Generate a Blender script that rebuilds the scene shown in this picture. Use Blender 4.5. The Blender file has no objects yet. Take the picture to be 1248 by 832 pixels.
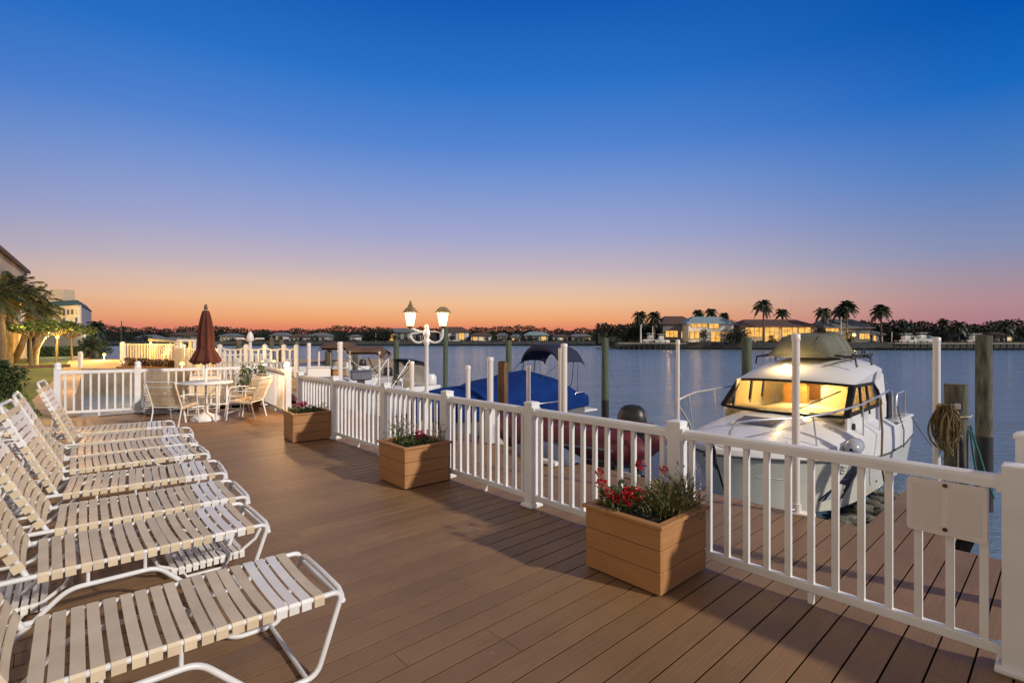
import bpy, math, random
from mathutils import Vector, Matrix, noise
random.seed(11)
sc = bpy.context.scene
COL = sc.collection
R = math.radians
F, HC, HY, CX = 624.0, 1.585, 412.0, 624.0
TH = R(42.5)
U = Vector((math.cos(TH), math.sin(TH), 0)); V = Vector((-math.sin(TH), math.cos(TH), 0))
F0 = Vector((2.389, 2.42, 0))
WZ = -1.3                                   # water level, deck top is 0

def UV(u, v, z=0.0): return F0 + U*u + V*v + Vector((0, 0, z))
def P(px, py, Y): return Vector(((px-CX)/F*Y, Y, HC-(py-HY)/F*Y))
def G(px, py, z=0.0):
    Y = (HC-z)*F/(py-HY); return Vector(((px-CX)/F*Y, Y, z))
def lin(c):
    return tuple(((x/255)/12.92 if x/255 <= .04045 else ((x/255+.055)/1.055)**2.4) for x in c)

# ---------------------------------------------------------------- mesh builder
class MB:
    def __init__(s): s.v = []; s.f = []; s.sm = []
    def add(s, vs, fs, smooth=False):
        o = len(s.v); s.v += [Vector(a) for a in vs]
        for f in fs: s.f.append([i+o for i in f]); s.sm.append(smooth)
    def box(s, c, d, rz=0.0, M=None, ch=0.0):
        x, y, z = d[0]/2, d[1]/2, d[2]/2
        if ch > 0:
            vs = []; 
            for zz, k in ((-z, ch), (-z+ch, 0), (z-ch, 0), (z, ch)):
                for sx, sy in ((-1,-1),(1,-1),(1,1),(-1,1)):
                    vs.append(Vector((sx*(x-k), sy*(y-k), zz)))
            fs = [(3,2,1,0), (12,13,14,15)]
            for r in range(3):
                for i in range(4):
                    j = (i+1) % 4; fs.append((r*4+i, r*4+j, r*4+4+j, r*4+4+i))
        else:
            vs = [Vector((sx*x, sy*y, sz*z)) for sz in (-1,1) for sx, sy in ((-1,-1),(1,-1),(1,1),(-1,1))]
            fs = [(3,2,1,0),(4,5,6,7),(0,1,5,4),(1,2,6,5),(2,3,7,6),(3,0,4,7)]
        c = Vector(c)
        if M is None: M = Matrix.Rotation(rz, 3, 'Z')
        s.add([M @ a + c for a in vs], fs)
        return s
    def bar(s, a, b, w, h, up=(0,0,1), ch=0.0):
        a = Vector(a); b = Vector(b); x = (b-a); L = x.length
        if L < 1e-6: return s
        x /= L; up = Vector(up); y = up.cross(x)
        if y.length < 1e-4: y = Vector((0,1,0)).cross(x)
        y.normalize(); z = x.cross(y)
        M = Matrix((x, y, z)).transposed()
        return s.box((a+b)/2, (L, w, h), M=M, ch=ch)
    def tube(s, pts, r, n=8, cap=True, closed=False):
        pts = [Vector(p) for p in pts]; N = len(pts)
        rs = r if isinstance(r, (list, tuple)) else [r]*N
        rings = []; prev = None
        for i, p in enumerate(pts):
            if closed: t = pts[(i+1) % N]-pts[i-1]
            else: t = pts[min(i+1, N-1)]-pts[max(i-1, 0)]
            if t.length < 1e-9: t = Vector((0,0,1))
            t.normalize()
            if prev is None:
                a = Vector((0,0,1)) if abs(t.z) < .9 else Vector((1,0,0))
                x = t.cross(a).normalized()
            else:
                x = (prev-t*prev.dot(t))
                x = x.normalized() if x.length > 1e-6 else t.orthogonal().normalized()
            prev = x; y = t.cross(x)
            rings.append([p+(x*math.cos(2*math.pi*k/n)+y*math.sin(2*math.pi*k/n))*rs[i] for k in range(n)])
        vs = [v for q in rings for v in q]; fs = []
        for i in range(N if closed else N-1):
            j = (i+1) % N
            for k in range(n):
                m = (k+1) % n; fs.append((i*n+k, i*n+m, j*n+m, j*n+k))
        s.add(vs, fs, True)
        if cap and not closed:
            s.add(rings[0], [tuple(range(n-1, -1, -1))]); s.add(rings[-1], [tuple(range(n))])
        return s
    def lathe(s, prof, o=(0,0,0), n=16, smooth=True, a0=0.0):
        o = Vector(o); vs = []; fs = []
        for r, z in prof:
            for k in range(n):
                a = 2*math.pi*k/n+a0; vs.append(o+Vector((r*math.cos(a), r*math.sin(a), z)))
        for i in range(len(prof)-1):
            for k in range(n):
                m = (k+1) % n; fs.append((i*n+k, i*n+m, i*n+n+m, i*n+n+k))
        s.add(vs, fs, smooth)
        if prof[0][0] > 1e-5: s.add(vs[:n], [tuple(range(n-1,-1,-1))])
        if prof[-1][0] > 1e-5: s.add(vs[-n:], [tuple(range(n))])
        return s
    def loft(s, secs, smooth=True, close=False, caps=False):
        n = len(secs[0]); vs = [v for q in secs for v in q]; fs = []
        for i in range(len(secs)-1):
            for k in range(n if close else n-1):
                m = (k+1) % n; fs.append((i*n+k, i*n+m, i*n+n+m, i*n+n+k))
        s.add(vs, fs, smooth)
        if caps:
            s.add(secs[0], [tuple(range(n-1,-1,-1))]); s.add(secs[-1], [tuple(range(n))])
        return s
    def prism(s, poly, z0, z1):
        n = len(poly); vs = [Vector((a, b, z0)) for a, b in poly]+[Vector((a, b, z1)) for a, b in poly]
        fs = [tuple(range(n-1,-1,-1)), tuple(range(n, 2*n))]+[(i, (i+1) % n, n+(i+1) % n, n+i) for i in range(n)]
        s.add(vs, fs); return s
    def plate(s, pts, t, nrm=None):
        pts = [Vector(p) for p in pts]; n = len(pts)
        if nrm is None: nrm = (pts[1]-pts[0]).cross(pts[2]-pts[0])
        nrm = Vector(nrm).normalized()*t
        vs = [p for p in pts]+[p+nrm for p in pts]
        fs = [tuple(range(n-1,-1,-1)), tuple(range(n, 2*n))]+[(i, (i+1) % n, n+(i+1) % n, n+i) for i in range(n)]
        s.add(vs, fs); return s
    def ball(s, c, r, n=10, m=6):
        c = Vector(c); r = Vector((r,r,r)) if not hasattr(r, '__len__') else Vector(r)
        vs = [c+Vector((0,0,-r.z))]; fs = []
        for i in range(1, m):
            a = math.pi*i/m
            for k in range(n):
                b = 2*math.pi*k/n
                vs.append(c+Vector((r.x*math.sin(a)*math.cos(b), r.y*math.sin(a)*math.sin(b), -r.z*math.cos(a))))
        vs.append(c+Vector((0,0,r.z)))
        for k in range(n): fs.append((0, 1+(k+1) % n, 1+k))
        for i in range(m-2):
            for k in range(n):
                q = (k+1) % n; fs.append((1+i*n+k, 1+i*n+q, 1+i*n+n+q, 1+i*n+n+k))
        o = 1+(m-2)*n
        for k in range(n): fs.append((o+k, o+(k+1) % n, len(vs)-1))
        s.add(vs, fs, True); return s
    def leaf(s, c, d, L, w, up=None):
        d = Vector(d).normalized(); a = up or Vector((random.uniform(-1,1), random.uniform(-1,1), random.uniform(-.2,1)))
        x = d.cross(a)
        x = x.normalized() if x.length > 1e-5 else d.orthogonal().normalized()
        c = Vector(c)
        s.add([c, c+d*L*.45+x*w/2, c+d*L, c+d*L*.45-x*w/2], [(0,1,2,3)])
    def build(s, name, m, parent=None, world=False):
        vs = s.v
        if world and parent is not None:
            inv = ROOTS[parent.name].inverted(); vs = [inv @ v for v in vs]
        me = bpy.data.meshes.new(name)
        me.from_pydata([tuple(v) for v in vs], [], s.f)
        me.polygons.foreach_set('use_smooth', s.sm)
        me.materials.append(m); me.update()
        o = bpy.data.objects.new(name, me); COL.objects.link(o)
        if parent is not None: o.parent = parent
        return o
ROOTS = {}
def thing(name, label, cat, loc=(0,0,0), rz=0.0, group=None):
    o = bpy.data.objects.new(name, None); COL.objects.link(o)
    o.empty_display_size = .2
    o.location = Vector(loc); o.rotation_euler = (0, 0, rz)
    o['label'] = label; o['category'] = cat
    if group: o['group'] = group
    ROOTS[o.name] = Matrix.Translation(Vector(loc)) @ Matrix.Rotation(rz, 4, 'Z')
    return o
def tag(o, label, cat, group=None):
    o['label'] = label; o['category'] = cat
    if group: o['group'] = group
    return o
def struct(o, kind='structure', label=None, cat=None):
    o['kind'] = kind
    if label: o['label'] = label; o['category'] = cat
    return o
KIDS = {}
def copy_tree(o, loc=None, rz=None, label=None, group=None, scale=None, parent=None):
    c = o.copy(); COL.objects.link(c)
    if parent is not None: c.parent = parent
    if loc is not None: c.location = loc
    if rz is not None: c.rotation_euler = (0, 0, rz)
    if scale is not None: c.scale = scale if hasattr(scale, '__len__') else (scale,)*3
    if label: c['label'] = label
    if group: c['group'] = group
    for ch in list(o.children): copy_tree(ch, parent=c)
    return c

# ---------------------------------------------------------------- materials
def nt(name):
    m = bpy.data.materials.new(name); m.use_nodes = True
    t = m.node_tree; b = t.nodes['Principled BSDF']; return m, t, b
def N(t, k, **kw):
    n = t.nodes.new(k)
    for a, v in kw.items():
        if a.startswith('i_'): n.inputs[a[2:].replace('_', ' ')].default_value = v
        else: setattr(n, a, v)
    return n
def pm(name, c1, c2=None, scale=6.0, rough=.6, bump=0.0, bscale=None, metal=0.0, stretch=(1,1,1), island=0.0, detail=5.0, spec=.5, coat=0.0, trans=0.0):
    m, t, b = nt(name); L = t.links.new
    c2 = c2 or tuple(x*.8 for x in c1)
    tc = N(t, 'ShaderNodeTexCoord'); mp = N(t, 'ShaderNodeMapping'); mp.inputs['Scale'].default_value = stretch
    L(tc.outputs['Object'], mp.inputs['Vector'])
    no = N(t, 'ShaderNodeTexNoise'); no.inputs['Scale'].default_value = scale; no.inputs['Detail'].default_value = detail
    L(mp.outputs[0], no.inputs['Vector'])
    cr = N(t, 'ShaderNodeValToRGB'); e = cr.color_ramp.elements
    e[0].position = .3; e[1].position = .7; e[0].color = (*c2, 1); e[1].color = (*c1, 1)
    L(no.outputs['Fac'], cr.inputs['Fac']); out = cr.outputs['Color']
    if island > 0:
        g = N(t, 'ShaderNodeNewGeometry'); mr = N(t, 'ShaderNodeMapRange')
        mr.inputs['To Min'].default_value = 1-island; mr.inputs['To Max'].default_value = 1+island
        L(g.outputs['Random Per Island'], mr.inputs['Value'])
        mx = N(t, 'ShaderNodeMix', data_type='RGBA', blend_type='MULTIPLY'); mx.inputs['Factor'].default_value = 1
        L(out, mx.inputs['A']); L(mr.outputs[0], mx.inputs['B']); out = mx.outputs['Result']
    L(out, b.inputs['Base Color'])
    b.inputs['Roughness'].default_value = rough; b.inputs['Metallic'].default_value = metal
    b.inputs['Specular IOR Level'].default_value = spec
    if coat: b.inputs['Coat Weight'].default_value = coat; b.inputs['Coat Roughness'].default_value = .08
    if bump > 0:
        n2 = N(t, 'ShaderNodeTexNoise'); n2.inputs['Scale'].default_value = bscale or scale*4; n2.inputs['Detail'].default_value = 6
        L(mp.outputs[0], n2.inputs['Vector'])
        bp = N(t, 'ShaderNodeBump'); bp.inputs['Strength'].default_value = bump; bp.inputs['Distance'].default_value = .01
        L(n2.outputs['Fac'], bp.inputs['Height']); L(bp.outputs[0], b.inputs['Normal'])
    if trans: b.inputs['Transmission Weight'].default_value = trans
    return m
def emis(name, c, s, c2=None, scale=3.0, clear=0.0):
    m, t, b = nt(name); L = t.links.new
    t.nodes.remove(b); out = t.nodes['Material Output']
    em = N(t, 'ShaderNodeEmission'); em.inputs['Strength'].default_value = s; em.inputs['Color'].default_value = (*c, 1)
    if c2:
        tc = N(t, 'ShaderNodeTexCoord'); no = N(t, 'ShaderNodeTexNoise'); no.inputs['Scale'].default_value = scale
        L(tc.outputs['Object'], no.inputs['Vector'])
        cr = N(t, 'ShaderNodeValToRGB'); e = cr.color_ramp.elements
        e[0].position = .35; e[1].position = .65; e[0].color = (*c2, 1); e[1].color = (*c, 1)
        L(no.outputs['Fac'], cr.inputs['Fac']); L(cr.outputs[0], em.inputs['Color'])
    if clear:
        tr = N(t, 'ShaderNodeBsdfTransparent'); mx = N(t, 'ShaderNodeMixShader'); mx.inputs[0].default_value = clear
        L(em.outputs[0], mx.inputs[1]); L(tr.outputs[0], mx.inputs[2]); L(mx.outputs[0], out.inputs['Surface'])
    else: L(em.outputs[0], out.inputs['Surface'])
    return m
def glassy(name, tint, clear=.8, rough=.05):
    m, t, b = nt(name); L = t.links.new; out = t.nodes['Material Output']
    b.inputs['Base Color'].default_value = (*tint, 1); b.inputs['Roughness'].default_value = rough
    tr = N(t, 'ShaderNodeBsdfTransparent'); tr.inputs['Color'].default_value = (*[min(1, .6+x) for x in tint], 1)
    mx = N(t, 'ShaderNodeMixShader'); mx.inputs[0].default_value = clear
    L(b.outputs[0], mx.inputs[1]); L(tr.outputs[0], mx.inputs[2]); L(mx.outputs[0], out.inputs['Surface'])
    return m

M = {}
M['white'] = pm('white_vinyl', (.82,.82,.81), (.69,.685,.67), 3.5, .4, .06, 40)
M['white_far'] = pm('white_paint_far', (.74,.72,.68), (.6,.58,.54), 2, .55)
M['tube'] = pm('white_powder_coat', (.80,.80,.78), (.68,.68,.66), 9, .35, .03, 60)
M['tan'] = pm('tan_vinyl_strap', (.71,.585,.40), (.60,.49,.32), 7, .45, .08, 50, island=.12)
M['wstrap'] = pm('white_vinyl_strap', (.84,.82,.77), (.73,.71,.66), 8, .42, .06, 50, island=.06)
M['planter'] = pm('planter_wood', (.40,.200,.074), (.355,.172,.060), 5, .6, .15, 30, stretch=(1,1,8), island=.10)
M['soil'] = pm('soil', (.03,.02,.012), (.012,.008,.005), 30, .95, .6, 60)
M['leaf'] = pm('leaf_green', (.085,.13,.035), (.04,.07,.02), 14, .55, island=.5)
M['leaf_dry'] = pm('leaf_dry', (.24,.20,.075), (.10,.12,.04), 9, .6, island=.45)
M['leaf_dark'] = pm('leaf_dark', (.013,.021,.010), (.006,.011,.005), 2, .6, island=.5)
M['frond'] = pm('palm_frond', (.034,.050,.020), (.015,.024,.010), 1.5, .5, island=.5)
M['frond_dry'] = pm('dry_frond', (.22,.14,.06), (.10,.06,.025), 3, .7, island=.4)
M['hedge'] = pm('hedge_leaf', (.05,.085,.024), (.018,.034,.010), 3, .6, island=.5)
M['bark'] = pm('bark', (.13,.095,.06), (.06,.045,.03), 8, .85, .6, 20, stretch=(1,1,3))
M['pale_bark'] = pm('pale_bark', (.45,.38,.27), (.28,.22,.15), 6, .8, .3, 20)
M['red'] = pm('red_petal', (.52,.012,.022), (.30,.005,.012), 20, .5, island=.35)
M['pink'] = pm('pink_petal', (.42,.03,.12), (.28,.01,.05), 20, .5, island=.3)
M['pile'] = pm('weathered_piling', (.155,.14,.095), (.045,.045,.030), 6, .9, .7, 12, stretch=(3,3,.6))
M['pile_green'] = pm('green_piling', (.12,.145,.095), (.06,.08,.05), 4, .85, .5, 12, stretch=(3,3,.6))
M['pile_dark'] = pm('wet_piling', (.02,.02,.018), (.008,.008,.008), 8, .5, .4, 20)
M['pile_top'] = pm('grey_piling_end', (.20,.18,.14), (.08,.07,.05), 18, .9, .5, 30)
M['brownpost'] = pm('brown_timber', (.20,.11,.045), (.06,.035,.018), 6, .8, .5, 14, stretch=(3,3,.5))
M['pvc'] = pm('white_pvc', (.78,.74,.70), (.66,.61,.56), 3, .35, .04, 30, stretch=(1,1,.4))
M['steel'] = pm('stainless', (.72,.72,.70), (.62,.62,.62), 10, .34, metal=.8)
M['dark'] = pm('black_plastic', (.018,.018,.02), (.01,.01,.012), 10, .4)
M['darkgrey'] = pm('grey_rubber', (.07,.07,.075), (.045,.045,.05), 8, .6)
M['gel'] = pm('white_gelcoat', (.80,.79,.76), (.72,.71,.68), 1.5, .34, coat=.15)
M['gel_low'] = pm('cream_gelcoat', (.70,.69,.60), (.60,.60,.50), 1.5, .3, .02, 30, coat=.3)
M['antifoul'] = pm('stained_bottom', (.40,.40,.31), (.22,.23,.18), 3, .6, .1, 20)
M['navy'] = pm('navy_graphic', (.018,.025,.06), (.012,.016,.04), 5, .3)
M['greygraphic'] = pm('grey_graphic', (.42,.44,.50), (.36,.38,.44), 5, .3)
M['blue'] = pm('blue_canvas', (.006,.036,.185), (.004,.022,.12), 3.2, .9, .5, 26, spec=.12)
M['navycanvas'] = pm('navy_canvas', (.012,.018,.055), (.008,.012,.036), 3, .8, .2, 60)
M['brown_canvas'] = pm('brown_canvas', (.14,.075,.04), (.07,.035,.02), 3, .8, .2, 50)
M['maroon'] = pm('maroon_rubber', (.125,.018,.026), (.085,.012,.017), 3, .5, .08, 30)
M['umbrella'] = pm('maroon_cloth', (.105,.024,.011), (.062,.013,.006), 4, .85, .3, 90)
M['tarp'] = pm('grey_blue_tarp', (.13,.15,.20), (.09,.10,.14), 4, .6, .2, 25)
M['rope'] = pm('ochre_rope', (.21,.145,.055), (.09,.06,.022), 30, .9, .5, 120)
M['rope_white'] = pm('pale_rope', (.55,.50,.40), (.40,.36,.28), 30, .9, .4, 120)
M['rope_green'] = pm('teal_rope', (.05,.20,.18), (.03,.12,.11), 30, .9, .4, 120)
M['cover'] = pm('olive_grey_cover', (.185,.185,.145), (.125,.13,.10), 2.2, .9, .3, 14, spec=.15)
M['beige'] = pm('cabin_lining', (.74,.62,.42), (.66,.54,.35), 2, .6)
M['wood'] = pm('varnished_wood', (.34,.17,.06), (.22,.10,.03), 6, .4, stretch=(1,1,5))
M['signm'] = pm('sign_plastic', (.74,.68,.67), (.69,.63,.615), 7, .5)
M['signink'] = pm('faded_print', (.69,.63,.615), (.65,.59,.58), 9, .6)
M['seawall'] = pm('seawall_concrete', (.33,.29,.23), (.17,.15,.12), 1.5, .85, .3, 8)
M['seawall_far'] = pm('far_seawall', (.075,.075,.07), (.028,.03,.032), .6, .9, stretch=(1,1,3))
M['rock'] = pm('riprap_rock', (.20,.19,.15), (.08,.085,.07), 5, .85, .7, 14, island=.35)
M['walk'] = pm('sidewalk', (.42,.30,.19), (.34,.24,.15), 2, .85, .3, 20)
M['lawn'] = pm('lawn_soil', (.085,.12,.02), (.05,.08,.012), 1.2, .9, .6, 30)
M['earth'] = pm('shore_ground', (.05,.055,.035), (.03,.033,.02), .3, .95)
M['stucco'] = pm('warm_stucco', (.50,.40,.28), (.42,.33,.23), 2, .85, .2, 30)
M['stucco_grey'] = pm('grey_stucco', (.36,.36,.35), (.30,.30,.29), 1, .85)
M['stucco_dim'] = pm('dim_stucco', (.17,.17,.175), (.12,.12,.13), .6, .85)
M['stucco_white'] = pm('white_stucco', (.62,.60,.56), (.52,.50,.47), .6, .85)
M['roof_brown'] = pm('brown_tile_roof', (.11,.065,.05), (.065,.04,.032), 2, .85, .3, 6)
M['roof_grey'] = pm('grey_roof', (.15,.165,.18), (.10,.11,.12), 1, .8, .2, 6)
M['roof_blue'] = pm('blue_metal_roof', (.24,.33,.36), (.18,.26,.29), 1, .6)
M['roof_green'] = pm('green_roof', (.03,.09,.085), (.02,.06,.06), 1, .7)
M['glassdark'] = pm('dark_window', (.05,.055,.065), (.03,.033,.04), 1, .25)
M['lit'] = emis('lit_window', (1.0,.56,.15), 1.25, (.62,.28,.05), 1.1)
M['lit_pale'] = emis('lit_window_pale', (1.0,.80,.48), .85, (.85,.58,.26), .8)
M['lampglass'] = emis('lantern_glass', (1.0,.76,.42), 4.2, clear=.30)
M['bulb'] = emis('lamp_bulb', (1.0,.66,.26), 8.0)
M['bulb_far'] = emis('far_lamp_bulb', (1.0,.60,.16), 4.5)
M['brass'] = pm('aged_brass_paint', (.30,.22,.10), (.18,.13,.06), 8, .5)
M['screen'] = glassy('windscreen_glass', (.10,.09,.06), .86, .03)
M['sideglass'] = glassy('side_glass', (.06,.06,.05), .80, .03)
M['frame_black'] = pm('black_rubber_frame', (.016,.016,.018), (.010,.010,.011), 6, .6, spec=.25)
M['stone'] = pm('pale_stone', (.50,.46,.40), (.38,.34,.30), 4, .8)
M['cushion'] = pm('grey_white_sling', (.50,.48,.45), (.36,.34,.31), 12, .7, stretch=(1,1,6))
M['pot'] = pm('terracotta', (.33,.15,.07), (.25,.10,.05), 6, .8)

M['gap_shade'] = pm('seam_shade', (.012,.010,.009), (.006,.005,.005), 8, 1.0, spec=.0)  # black that stands in for shade in the deck gaps
# deck boards: grain along the board, tone changes per board, worn paths
m, t, b = nt('deck_board'); L = t.links.new
tc = N(t, 'ShaderNodeTexCoord'); mp = N(t, 'ShaderNodeMapping'); mp.inputs['Rotation'].default_value = (0, 0, -TH); L(tc.outputs['Object'], mp.inputs['Vector'])
mp2 = N(t, 'ShaderNodeMapping'); mp2.inputs['Scale'].default_value = (1.2, 42, 1); L(mp.outputs[0], mp2.inputs['Vector'])
gr = N(t, 'ShaderNodeTexNoise', i_Scale=2.2, i_Detail=7.0, i_Roughness=.65); L(mp2.outputs[0], gr.inputs['Vector'])
bl = N(t, 'ShaderNodeTexNoise', i_Scale=1.3, i_Detail=7.0, i_Roughness=.6); L(mp.outputs[0], bl.inputs['Vector'])
cr = N(t, 'ShaderNodeValToRGB'); e = cr.color_ramp.elements; e[0].position = .3; e[1].position = .72
e[0].color = (.212,.118,.050,1); e[1].color = (.290,.168,.077,1); L(gr.outputs['Fac'], cr.inputs['Fac'])
g = N(t, 'ShaderNodeNewGeometry'); mr = N(t, 'ShaderNodeMapRange'); mr.inputs['To Min'].default_value = .88; mr.inputs['To Max'].default_value = 1.10
L(g.outputs['Random Per Island'], mr.inputs['Value'])
mx = N(t, 'ShaderNodeMix', data_type='RGBA', blend_type='MULTIPLY'); mx.inputs['Factor'].default_value = 1
L(cr.outputs[0], mx.inputs['A']); L(mr.outputs[0], mx.inputs['B'])
mr2 = N(t, 'ShaderNodeMapRange'); mr2.inputs['From Min'].default_value = .3; mr2.inputs['From Max'].default_value = .7; mr2.inputs['To Min'].default_value = .80; mr2.inputs['To Max'].default_value = 1.13
L(bl.outputs['Fac'], mr2.inputs['Value'])
mx2 = N(t, 'ShaderNodeMix', data_type='RGBA', blend_type='MULTIPLY'); mx2.inputs['Factor'].default_value = 1
L(mx.outputs['Result'], mx2.inputs['A']); L(mr2.outputs[0], mx2.inputs['B'])
# pale grit and specks
sp = N(t, 'ShaderNodeTexVoronoi', i_Scale=5.0); L(mp.outputs[0], sp.inputs['Vector'])
lt = N(t, 'ShaderNodeMath', operation='LESS_THAN'); lt.inputs[1].default_value = .035; L(sp.outputs['Distance'], lt.inputs[0])
mx3 = N(t, 'ShaderNodeMix', data_type='RGBA'); mx3.inputs['B'].default_value = (.40,.30,.22,1)
ml = N(t, 'ShaderNodeMath', operation='MULTIPLY'); ml.inputs[1].default_value = .5; L(lt.outputs[0], ml.inputs[0]); L(ml.outputs[0], mx3.inputs['Factor'])
L(mx2.outputs['Result'], mx3.inputs['A']); L(mx3.outputs['Result'], b.inputs['Base Color'])
b.inputs['Roughness'].default_value = .55
bp = N(t, 'ShaderNodeBump'); bp.inputs['Strength'].default_value = .35; bp.inputs['Distance'].default_value = .004
L(gr.outputs['Fac'], bp.inputs['Height']); L(bp.outputs[0], b.inputs['Normal'])
M['deck'] = m

# water
m, t, b = nt('bay_water'); L = t.links.new
tc = N(t, 'ShaderNodeTexCoord'); mp = N(t, 'ShaderNodeMapping'); mp.inputs['Scale'].default_value = (.5, 1.5, 1); L(tc.outputs['Object'], mp.inputs['Vector'])
n1 = N(t, 'ShaderNodeTexNoise', i_Scale=2.3, i_Detail=7.0, i_Roughness=.66); L(mp.outputs[0], n1.inputs['Vector'])
n2 = N(t, 'ShaderNodeTexNoise', i_Scale=.18, i_Detail=3.0); L(mp.outputs[0], n2.inputs['Vector'])
ad = N(t, 'ShaderNodeMath', operation='MULTIPLY_ADD'); ad.inputs[1].default_value = 2.5; L(n2.outputs['Fac'], ad.inputs[0]); L(n1.outputs['Fac'], ad.inputs[2])
wp = N(t, 'ShaderNodeTexNoise', i_Scale=.045, i_Detail=3.0); L(mp.outputs[0], wp.inputs['Vector'])
wr = N(t, 'ShaderNodeMapRange'); wr.inputs['From Min'].default_value = .35; wr.inputs['From Max'].default_value = .65; wr.inputs['To Min'].default_value = .55; wr.inputs['To Max'].default_value = 1.0; L(wp.outputs['Fac'], wr.inputs['Value'])
bp = N(t, 'ShaderNodeBump'); L(wr.outputs[0], bp.inputs['Strength']); bp.inputs['Distance'].default_value = .18
L(ad.outputs[0], bp.inputs['Height']); L(bp.outputs[0], b.inputs['Normal'])
b.inputs['Base Color'].default_value = (.19,.30,.43,1); b.inputs['Specular Tint'].default_value = (.80,.93,1,1); b.inputs['Roughness'].default_value = .09; b.inputs['IOR'].default_value = 2.3
M['water'] = m
# ---------------------------------------------------------------- camera, sky, sun
cam = bpy.data.cameras.new('camera'); co = bpy.data.objects.new('camera', cam); COL.objects.link(co)
co.location = (0, 0, HC); co.rotation_euler = (R(90), 0, 0)
cam.sensor_width = 36; cam.lens = 36*F/1248; cam.shift_y = -(416-HY)/1248
cam.clip_end = 3000; cam.clip_start = .05; sc.camera = co
w = bpy.data.worlds.new('World'); sc.world = w; w.use_nodes = True
t = w.node_tree; L = t.links.new; bg = t.nodes['Background']
tc = N(t, 'ShaderNodeTexCoord'); sx = N(t, 'ShaderNodeSeparateXYZ'); L(tc.outputs['Generated'], sx.inputs[0])
def ramp(stops):
    r = N(t, 'ShaderNodeValToRGB'); r.color_ramp.interpolation = 'EASE'; r.color_ramp.interpolation = 'LINEAR'
    el = r.color_ramp.elements
    while len(el) < len(stops): el.new(.5)
    for k, (p, c) in enumerate(stops): el[k].position = p; el[k].color = (*lin(c), 1)
    L(zm.outputs[0], r.inputs['Fac']); return r
zm = N(t, 'ShaderNodeMapRange'); zm.inputs['From Min'].default_value = -.05; zm.inputs['From Max'].default_value = 1.0
L(sx.outputs['Z'], zm.inputs['Value'])
Z = lambda z: (z+.05)/1.05
warm = ramp([(0, (160,100,88)), (Z(0), (206,116,104)), (Z(.018), (226,132,104)), (Z(.035), (238,164,112)), (Z(.067), (238,190,148)), (Z(.10), (220,190,174)), (Z(.13), (196,180,188)),
             (Z(.192), (162,166,204)), (Z(.28), (122,150,209)), (Z(.349), (84,132,208)), (Z(.447), (40,114,200)), (Z(.56), (14,88,180)), (Z(.66), (40,84,160)), (Z(.9), (140,124,114))])
cool = ramp([(0, (120,90,105)), (Z(0), (158,114,132)), (Z(.02), (172,124,136)), (Z(.05), (177,138,146)), (Z(.085), (160,143,160)), (Z(.13), (132,143,180)),
             (Z(.24), (78,126,192)), (Z(.342), (20,104,192)), (Z(.434), (0,85,175)), (Z(.56), (0,72,160)), (Z(.66), (40,80,150)), (Z(.9), (140,124,114))])
back = ramp([(0, (170,130,100)), (Z(0), (232,206,178)), (Z(.2), (228,210,188)), (Z(.45), (212,198,180)), (Z(.9), (140,124,114))])  # unseen sky behind the camera, brightened and warmed as added fill
# how far the view turns from the place where the sun went down
hz = N(t, 'ShaderNodeVectorMath', operation='MULTIPLY'); hz.inputs[1].default_value = (1,1,0); L(tc.outputs['Generated'], hz.inputs[0])
hn = N(t, 'ShaderNodeVectorMath', operation='NORMALIZE'); L(hz.outputs[0], hn.inputs[0])
dt = N(t, 'ShaderNodeVectorMath', operation='DOT_PRODUCT'); az = R(-11); dt.inputs[1].default_value = (math.sin(az), math.cos(az), 0); L(hn.outputs[0], dt.inputs[0])
am = N(t, 'ShaderNodeMapRange', interpolation_type='SMOOTHSTEP'); am.inputs['From Min'].default_value = .55; am.inputs['From Max'].default_value = 1.0
L(dt.outputs['Value'], am.inputs['Value'])
mxs = N(t, 'ShaderNodeMix', data_type='RGBA'); L(am.outputs[0], mxs.inputs['Factor']); L(cool.outputs[0], mxs.inputs['A']); L(warm.outputs[0], mxs.inputs['B'])
bd = N(t, 'ShaderNodeVectorMath', operation='DOT_PRODUCT'); bd.inputs[1].default_value = (-U.x, -U.y, 0); L(hn.outputs[0], bd.inputs[0])
bm = N(t, 'ShaderNodeMapRange', interpolation_type='SMOOTHSTEP'); bm.inputs['From Min'].default_value = .15; bm.inputs['From Max'].default_value = .85; L(bd.outputs['Value'], bm.inputs['Value'])
mxb = N(t, 'ShaderNodeMix', data_type='RGBA'); L(bm.outputs[0], mxb.inputs['Factor']); L(mxs.outputs['Result'], mxb.inputs['A']); L(back.outputs[0], mxb.inputs['B'])
nis = N(t, 'ShaderNodeTexSky', sky_type='NISHITA'); nis.sun_disc = False; nis.sun_elevation = R(-3); nis.sun_rotation = R(-11)
add = N(t, 'ShaderNodeMix', data_type='RGBA', blend_type='ADD'); add.inputs['Factor'].default_value = .02
L(mxb.outputs['Result'], add.inputs['A']); L(nis.outputs[0], add.inputs['B'])
L(add.outputs['Result'], bg.inputs['Color']); bg.inputs['Strength'].default_value = 1.0
sun = bpy.data.lights.new('sun', 'SUN'); so = bpy.data.objects.new('sun', sun); COL.objects.link(so)
sun.energy = 3.1; sun.angle = R(2.0); sun.color = (1.0, .91, .80)
sd = (U*-.6+V*2.0+Vector((0,0,-1))).normalized()
so.rotation_euler = sd.to_track_quat('-Z', 'Y').to_euler(); so.location = (0, -5, 8)
sc.view_settings.view_transform = 'Standard'; sc.view_settings.look = 'None'; sc.view_settings.exposure = 0.0; sc.view_settings.gamma = 1
sc.cycles.use_denoising = True
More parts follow.
